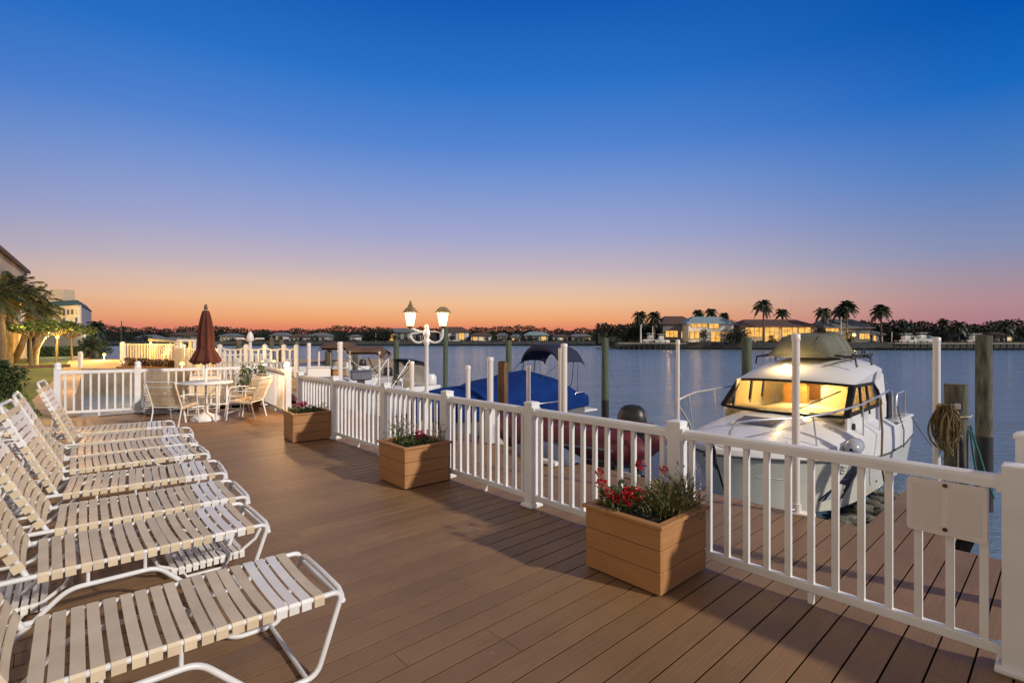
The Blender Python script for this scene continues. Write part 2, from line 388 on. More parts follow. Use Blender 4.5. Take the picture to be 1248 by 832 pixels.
sc.cycles.max_bounces = 6; sc.cycles.transparent_max_bounces = 12; sc.cycles.sample_clamp_indirect = 4; sc.cycles.caustics_reflective = False; sc.cycles.caustics_refractive = False
def point(loc, e, c=(1,.62,.26), r=.05):
    l = bpy.data.lights.new('point_light', 'POINT'); l.energy = e; l.color = c; l.shadow_soft_size = r
    o = bpy.data.objects.new('point_light', l); COL.objects.link(o); o.location = loc; return o

# ---------------------------------------------------------------- ground and water
mb = MB(); mb.add([(-900,-60,WZ),(900,-60,WZ),(900,1500,WZ),(-900,1500,WZ)], [(0,1,2,3)])
struct(mb.build('water', M['water']))
mb = MB(); mb.add([(-900,-60,WZ-2.5),(900,-60,WZ-2.5),(900,1500,WZ-2.5),(-900,1500,WZ-2.5)], [(0,1,2,3)])
struct(mb.build('bay_bed', M['earth']))
# deck boards run along U; each board is an island of one mesh
mb = MB(); PITCH = .142
k = 0; v = -3.4
def backline(u): return 13.38+(12.62-13.38)*(u+3.2)/3.675      # the far fence line
while v < 13.4:
    u0, u1 = -6.2, 1.66
    vv = v+PITCH
    if .36 < v < .93: u1 = 3.3                                 # the finger pier beside the boat
    if vv > 12.55: u1 = .5-(vv-12.55)*4.6
    if v > 10.0: u0 = max(u0, -4.6)
    if u1 > u0:
        joints = [u0]
        q = u0+random.uniform(1.5, 4.6)
        while q < u1-.5: joints.append(q); q += 3.66
        joints.append(u1)
        for a, c in zip(joints, joints[1:]):
            g = .0046
            vs = [UV(x, y, z) for z in (0, -.025) for x, y in ((a+.0015, v+g), (c-.0015, v+g), (c-.0015, v+PITCH-g), (a+.0015, v+PITCH-g))]
            mb.add(vs, [(0,1,2,3),(0,4,5,1),(1,5,6,2),(2,6,7,3),(3,7,4,0)])
    v += PITCH; k += 1
struct(mb.build('deck', M['deck']))
mb = MB()                                                       # joists and fascia, black to paint shade under the board gaps
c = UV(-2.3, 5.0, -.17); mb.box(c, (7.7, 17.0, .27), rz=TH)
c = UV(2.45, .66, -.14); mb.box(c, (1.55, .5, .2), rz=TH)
struct(mb.build('deck_frame', M['gap_shade']))
mb = MB()                                                       # black strips painting shade between the boards, 3.5 mm below the top
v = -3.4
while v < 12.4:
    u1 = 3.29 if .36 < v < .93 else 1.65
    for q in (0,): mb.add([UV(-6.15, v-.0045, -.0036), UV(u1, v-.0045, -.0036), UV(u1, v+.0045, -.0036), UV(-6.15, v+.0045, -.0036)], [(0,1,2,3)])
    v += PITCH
struct(mb.build('deck_seam_shade', M['gap_shade']))
# land to the left: lawn, sidewalk, seawall of the small basin
mb = MB(); lawn_poly = [UV(-4.5,13.2), UV(-3.9,13.4), Vector((-12.06,12.8,0)), Vector((-17.7,19.8,0)), Vector((-34.5,40.0,0)), Vector((-75,90,0)), Vector((-220,120,0)), Vector((-120,10,0)), UV(-30,-6), UV(-6.15,-4)]
lawn_poly.insert(9+1, UV(-6.15, 10.0)); lawn_poly.insert(11, UV(-4.55, 10.0))
mb.prism([(p.x, p.y) for p in lawn_poly], WZ-1, -.03)
struct(mb.build('lawn_ground', M['lawn']))
mb = MB(); walk_poly = [Vector((-9.0,10.2,0))+V*.15-U*.6, Vector((-9.0,10.2,0))+V*.15+U*.25, Vector((-10.9,12.7,0)), Vector((-16.7,19.8,0)), Vector((-22.0,26.2,0)), Vector((-33.0,40.0,0)), Vector((-72,90,0)), Vector((-75,90,0)), Vector((-34.5,40.0,0)), Vector((-17.7,19.8,0)), Vector((-12.06,12.8,0)), UV(-3.9,13.42)]
mb.prism([(p.x, p.y) for p in walk_poly], WZ-1, -.015)
struct(mb.build('path', M['walk']))
mb = MB(); mb.prism([(-22.0,26.2),(-9.0,26.2),(-4.6,28.5),(-8.0,39.8),(-33.0,39.9)], WZ-1, -.02)
struct(mb.build('pier_ground', M['walk']))
# far shores
mb = MB(); mb.prism([(-300,205),(-60,196),(20,200),(38,196),(60,320),(-300,330)], WZ-1, -.1)
struct(mb.build('far_shore', M['earth']))
mb = MB(); mb.prism([(28,137),(60,131),(84,127),(230,127),(420,160),(420,330),(60,330),(36,196)], WZ-1, .1)
struct(mb.build('right_shore', M['earth']))
for pts, y in (([(-300,204.7),(-60,195.7),(20,199.7),(38,195.7)], 0), ([(27.7,137),(60,130.7),(84,126.7),(230,126.7),(420,159)], 1)):
    mb = MB()
    for a, c in zip(pts, pts[1:]):
        mb.bar((*a, -.2), (*c, -.2), .5, 1.5 if y else 1.3)
    struct(mb.build('seawall', M['seawall_far']))
# grass blades over the near lawn: nobody could count them
mb = MB()
for i in range(26000):
    v = 9.5+random.random()**1.6*34; u = -3.3-(v-12)*.055-random.random()**1.3*(6+v*.35)
    if v < 13.6 and u > -4.7: continue
    if v < 10.1: u -= 2.0
    p = UV(u, v, -.03); h = .035+.004*v*random.random(); a = random.uniform(0, 6.28); s = .006+.0011*v
    d = Vector((math.cos(a), math.sin(a), 0))*s
    mb.add([p-d, p+d, p+Vector((random.uniform(-.02,.02), random.uniform(-.02,.02), h))], [(0,1,2)])
M['grass'] = pm('grass_blade', (.16,.20,.03), (.09,.13,.02), .7, .6, island=.4)
struct(mb.build('grass', M['grass']), 'stuff', 'short green lawn grass beside the sidewalk under the palms', 'grass')
# riprap rocks at the foot of the seawall beside the finger pier
mb = MB()
for i in range(900):
    u = random.uniform(1.7, 7.4); v = random.uniform(.90, 2.2)
    p = UV(u, v, WZ+.05+random.uniform(-.02,.16)); r = random.uniform(.05,.12)
    o = len(mb.v); mb.ball(p, (r*random.uniform(.9,1.6), r, r*.5), 7, 5)
    for q in range(o, len(mb.v)): mb.v[q] = p+(mb.v[q]-p)*(1+.35*noise.noise(mb.v[q]*9))
for q in range(len(mb.sm)): mb.sm[q] = False
struct(mb.build('riprap', M['rock']), 'stuff', 'grey rocks piled at the waterline beside the white cabin boat', 'rocks')

# ---------------------------------------------------------------- white fences
def cap_flat(mb, x, y=0): mb.lathe([(.064,0),(.064,.018),(.05,.03),(0,.042)], (x,y,.965), 4, False, math.pi/4)
def fence(name, label, loc, ang, posts, skip=(), pitch=.125, h=.965, ball=(), half=None, base=True, far=False, group=None):
    t = thing(name, label, 'fence', loc, ang, group)
    mw = M['white_far'] if far else M['white']
    for i, x in enumerate(posts):
        mb = MB(); mb.box((x,0,h/2), (.102,.102,h), ch=.004)
        if base: mb.box((x,0,.02), (.15,.15,.04), ch=.012)
        po = mb.build('post', mw, t)
        mb = MB()
        if i in ball: mb.lathe([(.066,0),(.066,.03),(.05,.04),(.056,.06),(.060,.085),(.05,.115),(.028,.135),(0,.14)], (x,0,h), 14)
        else: mb.lathe([(.0745,0),(.0745,.018),(.066,.024),(0,.034)], (x,0,h-.002), 4, False, math.pi/4)
        mb.build('post_cap', mw, po)
    for i, (a, b) in enumerate(zip(posts, posts[1:])):
        if i in skip: continue
        a += .052; b -= .052
        mb = MB(); prof = [(-.036,.868),(-.036,.905),(-.030,.922),(-.015,.932),(.015,.932),(.030,.922),(.036,.905),(.036,.868)]
        mb.loft([[Vector((x, y, z)) for y, z in prof] for x in (a, b)], False, True, True)
        for x in (a, b-.014): mb.box((x+.007,0,.896), (.02,.09,.085))
        mb.build('top_rail', mw, t)
        mb = MB(); mb.box(((a+b)/2,0,.095), (b-a,.045,.05), ch=.004)
        mb.box(((a+b)/2,0,.034), (.03,.03,.066))
        for x in (a, b-.014): mb.box((x+.007,0,.09), (.018,.06,.065))
        mb.build('bottom_rail', mw, t)
        n = max(2, round((b-a)/pitch)); st = (b-a)/n
        for k in range(n):
            mb = MB(); mb.box((a+st*(k+.5), 0, .49), (.033,.033,.76), ch=.003); mb.build('baluster', mw, t)
    return t
AF = math.atan2(V.y, V.x)
main = fence('deck_fence', 'long white railing along the water side of the deck, passing behind the three planter boxes', F0, AF,
      [-2.9, -1.45, 0, 1.762, 3.261, 4.628, 6.049, 7.676, 9.141])
s2a, s2b = Vector((-4.55,10.4,0)), Vector((-5.85,12.08,0))
d = s2b-s2a
gate = fence('deck_fence', 'short white railing behind the right patio chair, with a lamp on its front post', s2a, math.atan2(d.y, d.x), [0, d.length], pitch=.115)
bA, bB = Vector((-9.05,10.2,0)), Vector((-5.95,12.0,0)); d = bB-bA
def tpx(px):                                                     # where the back fence crosses a sight line
    q = (px-CX)/F; return (bA.x-q*bA.y)/(q*d.y-d.x)*d.length
back = fence('deck_fence', 'white railing with ball-topped posts across the far end of the deck behind the table', bA, math.atan2(d.y, d.x),
      [0, tpx(168), tpx(250), d.length-.06], ball=(0,1), pitch=.135)
sp = F0+U*.86
t = thing('fence_post', 'lone white post standing on the dock just behind the right end of the long railing', 'post', sp, AF)
mb = MB(); mb.box((0,0,.5), (.1,.1,1.0), ch=.004); mb.build('post_shaft', M['white'], t)
mb = MB(); mb.lathe([(.085,0),(.085,.018),(.07,.03),(0,.05)], (0,0,.998), 4, False, math.pi/4); mb.build('post_cap', M['white'], t)
# notice board on the railing
sg = UV(-.045, .255, 0)
t = thing('notice_board', 'blank faded white notice board bolted to the railing at the right', 'sign', sg, AF)
mb = MB(); w2, z0, z1 = .155, .595, .865
poly = []
for cx_, cz_, a0 in ((w2-.02, z1-.02, 0), (-w2+.02, z1-.02, 90), (-w2+.02, z0+.02, 180), (w2-.02, z0+.02, 270)):
    for k in range(5):
        a = R(a0+k*22.5); poly.append(Vector((cx_+.02*math.cos(a), .004, cz_+.02*math.sin(a))))
mb.plate(poly, .014, (0,1,0)); mb.box((0,.011,.73), (.03,.02,.262)); mb.build('board', M['signm'], t)
for sx_, x0 in ((1,.026), (-1,.022)):
    mb = MB(); mb.box((-sx_*(x0+.055), .0183, .73), (.115, .001, .215))
    for k in range(9):
        x1 = x0+random.uniform(.06,.105); mb.box((-sx_*(x0+x1)/2, .0185, .825-.024*k), (x1-x0, .0018, .008))
    mb.build('faded_print', M['signink'], t)
for z in (.848, .628):
    mb = MB(); mb.tube([(0,.018,z),(0,.028,z)], .010, 10); mb.tube([(0,.02,z),(0,.034,z)], .005, 8); mb.build('bolt', M['brownpost'], t)

# ---------------------------------------------------------------- planter boxes
def planter(label):
    t = thing('planter_box', label, 'planter', (0,0,0), 0, 'wooden planter boxes along the railing')
    Lx, Ly = .57, .58
    for k in range(3):
        z0 = .012+k*.136; mb = MB(); h = .132
        for s in (-1,1):
            mb.box((s*(Lx/2-.0125), 0, z0+h/2), (.025, Ly, h), ch=.003)
            mb.box((0, s*(Ly/2-.0125), z0+h/2), (Lx-.052, .025, h), ch=.003)
        mb.build('plank_course', M['planter'], t)
    mb = MB()
    for s in (-1,1):
        mb.box((s*(Lx/2-.008),0,.429), (.055,Ly+.04,.024), ch=.004); mb.box((0,s*(Ly/2-.008),.4285), (Lx-.072,.055,.023), ch=.004)
    mb.build('rim', M['planter'], t)
    mb = MB(); n = 9
    vs = [Vector((-.255+.51*i/n, -.26+.52*j/n, .372+.03*noise.noise(Vector((i*.7,j*.7,3))))) for i in range(n+1) for j in range(n+1)]
    mb.add(vs, [(i*(n+1)+j, (i+1)*(n+1)+j, (i+1)*(n+1)+j+1, i*(n+1)+j+1) for i in range(n) for j in range(n)], True)
    mb.build('soil', M['soil'], t)
    return t
pl1 = planter('large wooden planter box nearest the camera, with many red geraniums and grassy stems')
pl1.location = UV(-.335, 1.81); pl1.rotation_euler.z = TH
pl2 = copy_tree(pl1, UV(-.325, 4.80), TH-.02, 'middle wooden planter box with one pink bloom, standing before the second railing bay')
pl3 = copy_tree(pl1, UV(-.30, 8.02), TH-.10, 'farthest wooden planter box, beside the railing end near the gate')
def ptf(o, x, y, z=.39):
    return Matrix.Translation(o.location) @ Matrix.Rotation(o.rotation_euler.z, 4, 'Z') @ Vector((x, y, z))
def geranium(label, base, blooms, h=.2, spread=.12, mat='red', leaves=90, rz=0):
    t = thing('flowering_plant', label, 'flowers', base, rz)
    st = MB(); lf = MB()
    for i in range(leaves):
        a = random.uniform(0, 6.28); r = spread*random.random()**.6; z = h*random.random()*.8
        p = Vector((r*math.cos(a), r*math.sin(a), z)); lf.leaf(p, (math.cos(a)*.8, math.sin(a)*.8, random.uniform(.1,1)), random.uniform(.03,.055), random.uniform(.025,.045))
    for i in range(12):
        a = random.uniform(0, 6.28); st.tube([(0,0,-.02),(spread*.5*math.cos(a), spread*.5*math.sin(a), h*.5),(spread*math.cos(a), spread*math.sin(a), h*.85)], .003, 4, False)
    st_o = st.build('stem', M['leaf_dry'], t); lf.build('foliage', M['leaf'], t)
    for (x, y, z, r) in blooms:
        mb = MB()
        for k in range(46):
            d = Vector((random.gauss(0,1), random.gauss(0,1), random.gauss(.25,.9))).normalized()
            p = Vector((x,y,z))+d*r*random.uniform(.35,.8); mb.leaf(p, d+Vector((random.uniform(-.4,.4),)*3), r*.62, r*.62)
        mb.build('bloom', M[mat], t)
    s2 = MB()
    for (x, y, z, r) in blooms: s2.tube([(x*.3, y*.3, 0), (x*.8, y*.8, z*.6), (x, y, z)], .003, 4, False)
    s2.build('flower_stalk', M['leaf'], t)
    return t
def grassy(label, base, h=.24, n=60, spread=.13, mat='leaf_dry', twigs=0, cat='plant'):
    t = thing('trailing_plant', label, cat, base)
    mb = MB()
    for i in range(n):
        a = random.uniform(0, 6.28); r = spread*random.uniform(.2,1.3); hh = h*random.uniform(.35,1)
        p0 = Vector((random.uniform(-.06,.06), random.uniform(-.06,.06), -.01)); p2 = Vector((r*math.cos(a), r*math.sin(a), hh)); p1 = (p0+p2)/2+Vector((0,0,hh*.25))
        mb.tube([p0,p1,p2], [.0035,.003,.0012], 4, False)
    mb.build('stem', M[mat], t)
    mb = MB()
    for i in range(n*6):
        a = random.uniform(0, 6.28); r = spread*1.25*random.random()**.5; z = h*random.random()*(1.1-.6*r/spread/1.25)
        mb.leaf((r*math.cos(a), r*math.sin(a), z), (math.cos(a)*.5, math.sin(a)*.5, random.uniform(.2,1.2)), random.uniform(.025,.05), random.uniform(.008,.016))
    mb.build('foliage', M['leaf_dry' if mat == 'leaf_dry' else 'leaf'], t)
    return t
geranium('red geraniums in full bloom in the left half of the nearest planter box', ptf(pl1,-.10,.10),
   [(-.13,.10,.20,.032),(-.06,.17,.25,.028),(-.10,.0,.12,.042),(-.06,-.07,.12,.045),(0,-.02,.14,.036),(.02,-.10,.14,.040),(.16,-.02,.30,.034),(.24,-.16,.28,.028),(-.16,.02,.16,.03)], .2, .17, leaves=150, rz=TH)
grassy('yellow-green grassy plant in the right half of the nearest planter box', ptf(pl1,.09,-.10), .22, 110, .19)
grassy('wispy dry twigs at the railing side of the nearest planter box', ptf(pl1,.18,-.17), .33, 26, .13)
geranium('single pink-red bloom with low leaves in the middle planter box', ptf(pl2,.0,-.06), [(.02,-.02,.13,.045),(.06,-.04,.10,.03)], .1, .19, 'pink', 170, rz=TH)
grassy('tall leafy stems at the left of the middle planter box', ptf(pl2,-.08,.16), .33, 26, .15, 'leaf')
grassy('thin brown stalk at the railing corner of the middle planter box', ptf(pl2,.2,-.2), .33, 8, .06)
geranium('dark pink flowers over low green leaves in the farthest planter box', ptf(pl3,-.05,.05), [(-.06,.05,.13,.045),(.02,.02,.15,.045),(-.08,.12,.22,.03),(.03,.10,.12,.04)], .12, .2, 'pink', 170, rz=TH)
grassy('small stalk at the railing corner of the farthest planter box', ptf(pl3,.2,-.16), .2, 8, .06)

# ---------------------------------------------------------------- strap loungers
def fillet(pts, r, n=5):                                         # closed polyline with rounded corners
    pts = [Vector(p) for p in pts]; out = []; N_ = len(pts)
    for i in range(N_):
        p, a, b = pts[i], pts[i-1], pts[(i+1) % N_]
        d1 = (a-p).normalized(); d2 = (b-p).normalized(); h = min(r, (a-p).length*.45, (b-p).length*.45)
        A, B = p+d1*h, p+d2*h
        for k in range(n+1):
            q = k/n; out.append(A*(1-q)**2+p*2*q*(1-q)+B*q*q)
    return out
def arc(c, r, a0, a1, n=6, y=0.0):
    return [Vector((c[0]+r*math.cos(R(a0+(a1-a0)*k/n)), y, c[1]+r*math.sin(R(a0+(a1-a0)*k/n)))) for k in range(n+1)]
def strap(mb, x, w, y0, y1, z, wrap=.032, sag=.010, M4=None, t=.004, skew=0.0):
    prof = [(y0-.0185, z-wrap), (y0-.0185, z+.004), (y0-.010, z+.0165), (y0+.02, z+.0165)]
    for k in range(1, 6):
        q = k/6; prof.append((y0+(y1-y0)*q, z+.0165-sag*math.sin(math.pi*q)))
    prof += [(y1-.02, z+.0165), (y1+.010, z+.0165), (y1+.0185, z+.004), (y1+.0185, z-wrap)]
    n = len(prof); vs = []
    for dx, off in ((-w/2, 0), (w/2, 0)):
        for y, zz in prof: vs.append(Vector((x+dx, y, zz)))
    for dx in (-w/2, w/2):
        for i, (y, zz) in enumerate(prof):
            yy = y+(t if i < 2 else -t if i >= n-2 else 0); vs.append(Vector((x+dx, yy, zz-(t if 2 <= i < n-2 else 0))))
    fs = []
    for i in range(n-1):
        fs.append((i, i+n, i+n+1, i+1)); fs.append((2*n+i, 2*n+i+1, 3*n+i+1, 3*n+i))
        fs.append((i, i+1, 2*n+i+1, 2*n+i)); fs.append((n+i, 3*n+i, 3*n+i+1, n+i+1))
    fs += [(0, 2*n, 3*n, n), (n-1, 2*n-1, 4*n-1, 3*n-1)]
    if skew: vs = [Vector((p.x+skew*(2*(p.y-y0)/(y1-y0)-1), p.y, p.z)) for p in vs]
    if M4 is not None: vs = [M4 @ a for a in vs]
    mb.add(vs, fs)
SH, W, SL = .375, .58, 1.15
def lounger(label, back_deg, head_white=4):
    t = thing('strap_lounger', label, 'lounger', (0,0,0), 0, 'strap loungers in a row on the deck')
    r = .0135; mb = MB()
    for y in (0, W):
        mb.tube(fillet([(-.62,y,SH),(SL,y,SH),(SL-.125,y,.014),(.80,y,.014),(.55,y,.27),(.16,y,.27),(-.12,y,.014),(-.44,y,.014)], .055, 5), r, 8, closed=True)
        for x in (.24, .49): mb.tube([(x,y,.27),(x,y,SH)], .009, 7)
    mb.tube([(SL,0,SH-.05),(SL,W,SH-.05)], r, 8)
    e = SL-.002
    mb.tube([(e,0,SH-.062),(e+.002,.02,SH-.03),(e,.05,SH-.008),(e,W/2,SH-.004),(e,W-.05,SH-.008),(e+.002,W-.02,SH-.03),(e,W,SH-.062)], r, 8)
    mb.tube([(.98,0,.018),(.98,W,.018)], .011, 8); mb.tube([(-.2,0,.018),(-.2,W,.018)], .011, 8); mb.tube([(.6,0,SH-.012),(.6,W,SH-.012)], .011, 8)
    mb.tube([(-.62,0,SH),(-.62,W,SH)], r, 8)
    mb.build('frame', M['tube'], t)
    seat = MB(); foot = MB(); n = 18; pitch = (SL-.115)/n
    for k in range(n):
        x = .03+pitch*(k+.5)+random.uniform(-.005,.005)
        strap(foot if n-5 < k < n-1 else seat, x, pitch-.0135+random.uniform(-.002,.002), 0, W, SH, sag=random.uniform(.005,.014), skew=random.uniform(-.0025,.0025))
    seat.build('seat_straps', M['tan'], t); foot.build('white_straps', M['wstrap'], t)
    # back rest, hinged at x = 0
    MM = Matrix.Translation((0,0,SH)) @ Matrix.Rotation(R(back_deg), 4, 'Y')   # local -x goes up
    bl = .78; bf = MB()
    pts = [Vector((0,.03,0)), Vector((-.3,.03,0)), Vector((-bl+.07,.03,0)), Vector((-bl+.02,.05,0)), Vector((-bl,.10,0)), Vector((-bl,W-.10,0)), Vector((-bl+.02,W-.05,0)), Vector((-bl+.07,W-.03,0)), Vector((-.3,W-.03,0)), Vector((0,W-.03,0))]
    bf.tube([MM @ p for p in pts], r, 8)
    pv = MM @ Vector((-.42,.05,0)); pw = MM @ Vector((-.42,W-.05,0))
    dx = math.sqrt(max(.01, .40**2-max(0,(pv.z-SH))**2)); 
    bf.tube([pv, (pv.x-dx*.6, .05, SH-.01), (pv.x-dx*.6, W-.05, SH-.01), pw], .009, 7)
    br = bf.build('back_frame', M['tube'], t)
    a = MB(); wmb = MB(); nb = 12; pb = (bl-.09)/nb
    for k in range(nb):
        x = -(.035+pb*(k+.5)); strap(wmb if nb-head_white <= k < nb-1 else a, x, pb-.014, .03, W-.03, 0, M4=MM, sag=random.uniform(.004,.012))
    a.build('back_straps', M['tan'], t)
    if head_white: wmb.build('white_head_straps', M['wstrap'], t)
    return t
feet = [(-.814,2.465,40.5), (-1.59,3.346,41.8), (-2.02,3.93,39.5), (-2.577,4.62,36.5), (-3.19,5.397,40.7), (-3.63,5.915,39.5), (-4.04,6.486,35.5), (-4.64,7.04,35)]
lab = ['strap lounger closest to the camera, cut off at the bottom left corner', 'second strap lounger from the camera, its bent leg frame in plain view',
 'third strap lounger from the camera, its raised back cut by the left edge', 'fourth strap lounger from the camera, with tan and white straps up its raised back',
 'fifth strap lounger from the camera, raised back with two white head loops', 'sixth strap lounger from the camera, its back only half raised behind the fifth',
 'seventh strap lounger from the camera, whose narrow white-topped back rises highest in the row', 'last strap lounger in the row, lying flat beside the patio table']
backs = (64, 66, 63, 65.5, 64.5, 44, 66, 8)
for i, (x, y, a) in enumerate(feet):
    o = lounger(lab[i], backs[i], head_white=(4, 3, 4, 5, 4, 4, 5, 3)[i])
    a = R(a); o.rotation_euler.z = a; o.location = Vector((x, y, 0))-Vector((math.cos(a), math.sin(a), 0))*SL
# nested spare lounge seats lying low under and behind the row
def low_seat(label, loc, rz, n=11, ln=.62):
    t = thing('low_sling_seat', label, 'lounger', loc, rz, 'low white strap seats on the deck')
    mb = MB()
    for y in (0, .5):
        mb.tube([(0,y,.22),(.05,y,.12),(.16,y,.07),(ln-.1,y,.09),(ln,y,.16),(ln+.05,y,.26)], .012, 7)
    mb.tube([(0,0,.22),(0,.5,.22)], .012, 7); mb.tube([(ln+.05,0,.26),(ln+.05,.5,.26)], .012, 7)
    for y in (0,.5): mb.tube([(.18,y,.06),(.2,y,.012),(ln-.2,y,.012),(ln-.16,y,.07)], .010, 7)
    mb.build('frame', M['tube'], t)
    mb = MB()
    for k in range(n): strap(mb, .13+(ln-.22)*k/(n-1), .03, 0, .5, .075+.012*(k/(n-1)))
    mb.build('straps', M['wstrap'], t)
    return t
low_seat('low white strap seat on the deck beneath the foot of the second lounger', Vector((-2.30,3.25,0)), R(41))
low_seat('low white strap seat at the left edge beneath the head of the second lounger', Vector((-3.05,2.55,0)), R(41))
def strap_stack(label, loc, rz, n):
    t = thing('strap_mattress_pile', label, 'stack', loc, rz, 'piles of white strap lounge backs')
    for k in range(n):
        mb = MB(); z = .06+.065*k; dx = random.uniform(-.05,.05); tl = .10*(k % 2)
        for y in (0,.5): mb.tube([(dx-.3,y,z),(dx+.1,y,z+.02),(dx+.35,y,z+.06+tl)], .013, 7)
        for q in range(9): strap(mb, dx-.26+.065*q, .05, 0, .5, z+.005+.02*(q/9)+max(0,(q-5))*.012)
        mb.build('strap_panel', M['wstrap'], t)
    return t
strap_stack('pile of white strap lounge backs behind the fourth lounger at the left edge', Vector((-4.45,4.25,0)), R(60), 5)
strap_stack('pile of white strap lounge backs behind the fifth lounger', Vector((-4.95,4.85,0)), R(70), 4)

# ---------------------------------------------------------------- patio table, umbrella and strap chairs
TB = Vector((-5.95, 9.95, 0))
t = thing('patio_table', 'round white patio table on a pedestal under the closed maroon umbrella', 'table', TB)
mb = MB(); mb.lathe([(0,.70),(.44,.70),(.462,.708),(.47,.725),(.465,.738),(.05,.742),(.03,.742)], n=28); mb.build('tabletop', M['white'], t)
for k in range(4):
    a = R(45+90*k+12); c_, s_ = math.cos(a), math.sin(a); mb = MB()
    mb.tube([(.40*c_,.40*s_,.70),(.40*c_,.40*s_,.25),(.36*c_,.36*s_,.0)], .019, 8); mb.build('leg', M['tube'], t)
mb = MB()
for k in range(2):
    a = R(45+90*k+12); mb.tube([(-.4*math.cos(a),-.4*math.sin(a),.27+.03*k),(.4*math.cos(a),.4*math.sin(a),.27+.03*k)], .015, 8)
mb.build('cross_brace', M['tube'], t)
t = thing('patio_umbrella', 'closed maroon umbrella standing through the white patio table', 'umbrella', TB)
mb = MB(); mb.lathe([(.26,0),(.26,.03),(.22,.08),(.10,.12),(.045,.15),(.035,.26),(.0,.26)], n=22); mb.build('base', M['white'], t)
mb = MB(); mb.tube([(0,0,.14),(0,0,2.20)], .019, 10); mb.build('pole', M['tube'], t)
mb = MB(); rows = []
for z, r, am in ((1.10,.225,.16),(1.12,.25,.16),(1.20,.225,.15),(1.30,.18,.14),(1.38,.150,.10),(1.44,.142,.10),(1.60,.136,.15),(1.80,.115,.16),(1.98,.085,.15),(2.08,.066,.1),(2.12,.05,.05),(2.13,.0,0)):
    rows.append([Vector((r*(1+am*math.cos(8*a+ (.25 if k%2 else 0)))*math.cos(a), r*(1+am*math.cos(8*a))*math.sin(a), z+.03*am*math.cos(8*a)*6*(1 if z < 1.15 else 0))) for k, a in enumerate([2*math.pi*q/64 for q in range(64)])])
mb.loft(rows, True, True); mb.build('canopy', M['umbrella'], t)
mb = MB(); mb.lathe([(.015,2.13),(.035,2.15),(.03,2.18),(.022,2.2),(.03,2.215),(.02,2.235),(0,2.24)], n=10); mb.build('finial', M['bark'], t)
mb = MB(); mb.tube([(.145*math.cos(2*math.pi*k/14), .145*math.sin(2*math.pi*k/14), 1.415) for k in range(14)], .010, 6, closed=True); mb.build('tie_band', M['umbrella'], t)
def strap_chair(label):
    t = thing('patio_chair', label, 'chair', (0,0,0), 0, 'white framed strap chairs around the patio table')
    w = .29; mb = MB()                                             # faces +x, seat .42 high
    for y in (-w, w):
        mb.tube([(-.27,y*.96,0),(-.20,y*.96,.30),(-.19,y,.40),(-.30,y,.72),(-.38,y,.93)], .013, 7)
        mb.tube([(.30,y,0),(.25,y,.42),(.22,y,.60),(.16,y,.645),(-.12,y,.64),(-.27,y,.62)], .013, 7)
        mb.tube([(.25,y*.95,.42),(-.19,y*.95,.39)], .013, 7)
    for a in ((.25,.42),(-.19,.39),(-.38,.93),(.28,.16)): mb.tube([(a[0],-w,a[1]),(a[0],w,a[1])], .011, 7)
    mb.build('frame', M['tube'], t)
    mb = MB()
    for k in range(8): strap(mb, -.16+.053*k, .043, -w*.95, w*.95, .392+.0085*k/1.2*.9, sag=.025)
    mb.build('seat_straps', M['tan'], t)
    mb = MB(); wm = MB()
    MM = Matrix.Translation((-.19,0,.40)) @ Matrix.Rotation(R(70), 4, 'Y')
    for k in range(10): strap(wm if k == 8 else mb, -(.05+.05*k), .040, -w, w, 0, M4=MM, sag=.02)
    mb.build('back_straps', M['tan'], t); wm.build('white_head_strap', M['wstrap'], t)
    return t
ch = strap_chair('strap patio chair in front of the table, turned with its back toward the loungers')
ch.location = TB+Vector((-.24,-.56,0)); ch.rotation_euler.z = R(86); ch.scale = (.95,.95,.87)
copy_tree(ch, TB+Vector((.70,.22,0)), R(184), 'strap patio chair right of the table, seen from its side and facing left')
copy_tree(ch, TB+Vector((-.50,.78,0)), R(-62), 'strap patio chair behind the table at its left, against the back railing')
copy_tree(ch, TB+Vector((.38,.80,0)), R(-118), 'strap patio chair behind the table at its right, with a weathered grey back')
t = thing('cushion_stack', 'pile of folded white sling cushions against the back railing left of the table', 'cushions', Vector((-7.42,10.72,0)), R(30), None)
for k in range(8):
    mb = MB(); mb.box((random.uniform(-.02,.02), random.uniform(-.02,.02), .04+.052*k), (.40,.34,.046), rz=random.uniform(-.08,.08), ch=.016); mb.build('cushion', M['cushion'], t)
# potted shrub by the railing
t = thing('potted_shrub', 'leafy green shrub in a pot behind the right patio chair by the railing corner', 'shrub', Vector((-5.75,11.35,0)))
mb = MB(); mb.lathe([(.12,0),(.17,.28),(.19,.28),(.19,.32),(.15,.32),(.14,.26),(0,.26)], n=16); mb.build('pot', M['pot'], t)
mb = MB(); sm_ = MB()
for i in range(520):
    a = random.uniform(0,6.28); r = .30*random.random()**.5; z = .35+.62*random.random()
    r *= 1-.5*abs((z-.62)/.5)
    mb.leaf((r*math.cos(a), r*math.sin(a), z), (math.cos(a), math.sin(a), random.uniform(-.3,.9)), random.uniform(.05,.10), random.uniform(.03,.045))
for i in range(9):
    a = random.uniform(0,6.28); sm_.tube([(0,0,.27),(.1*math.cos(a),.1*math.sin(a),.6),(.2*math.cos(a),.2*math.sin(a),.85)], .007, 5, False)
mb.build('foliage', M['leaf'], t); sm_.build('stem', M['bark'], t)

o = MB(); o.leaf((0,0,.006), (1,.2,.25), .05, .028, Vector((.1,.2,1))); o = o.build('fallen_leaf', M['soil']); o.location = G(657,625); tag(o, 'small dark fallen leaf on the deck in front of the railing post', 'leaf')
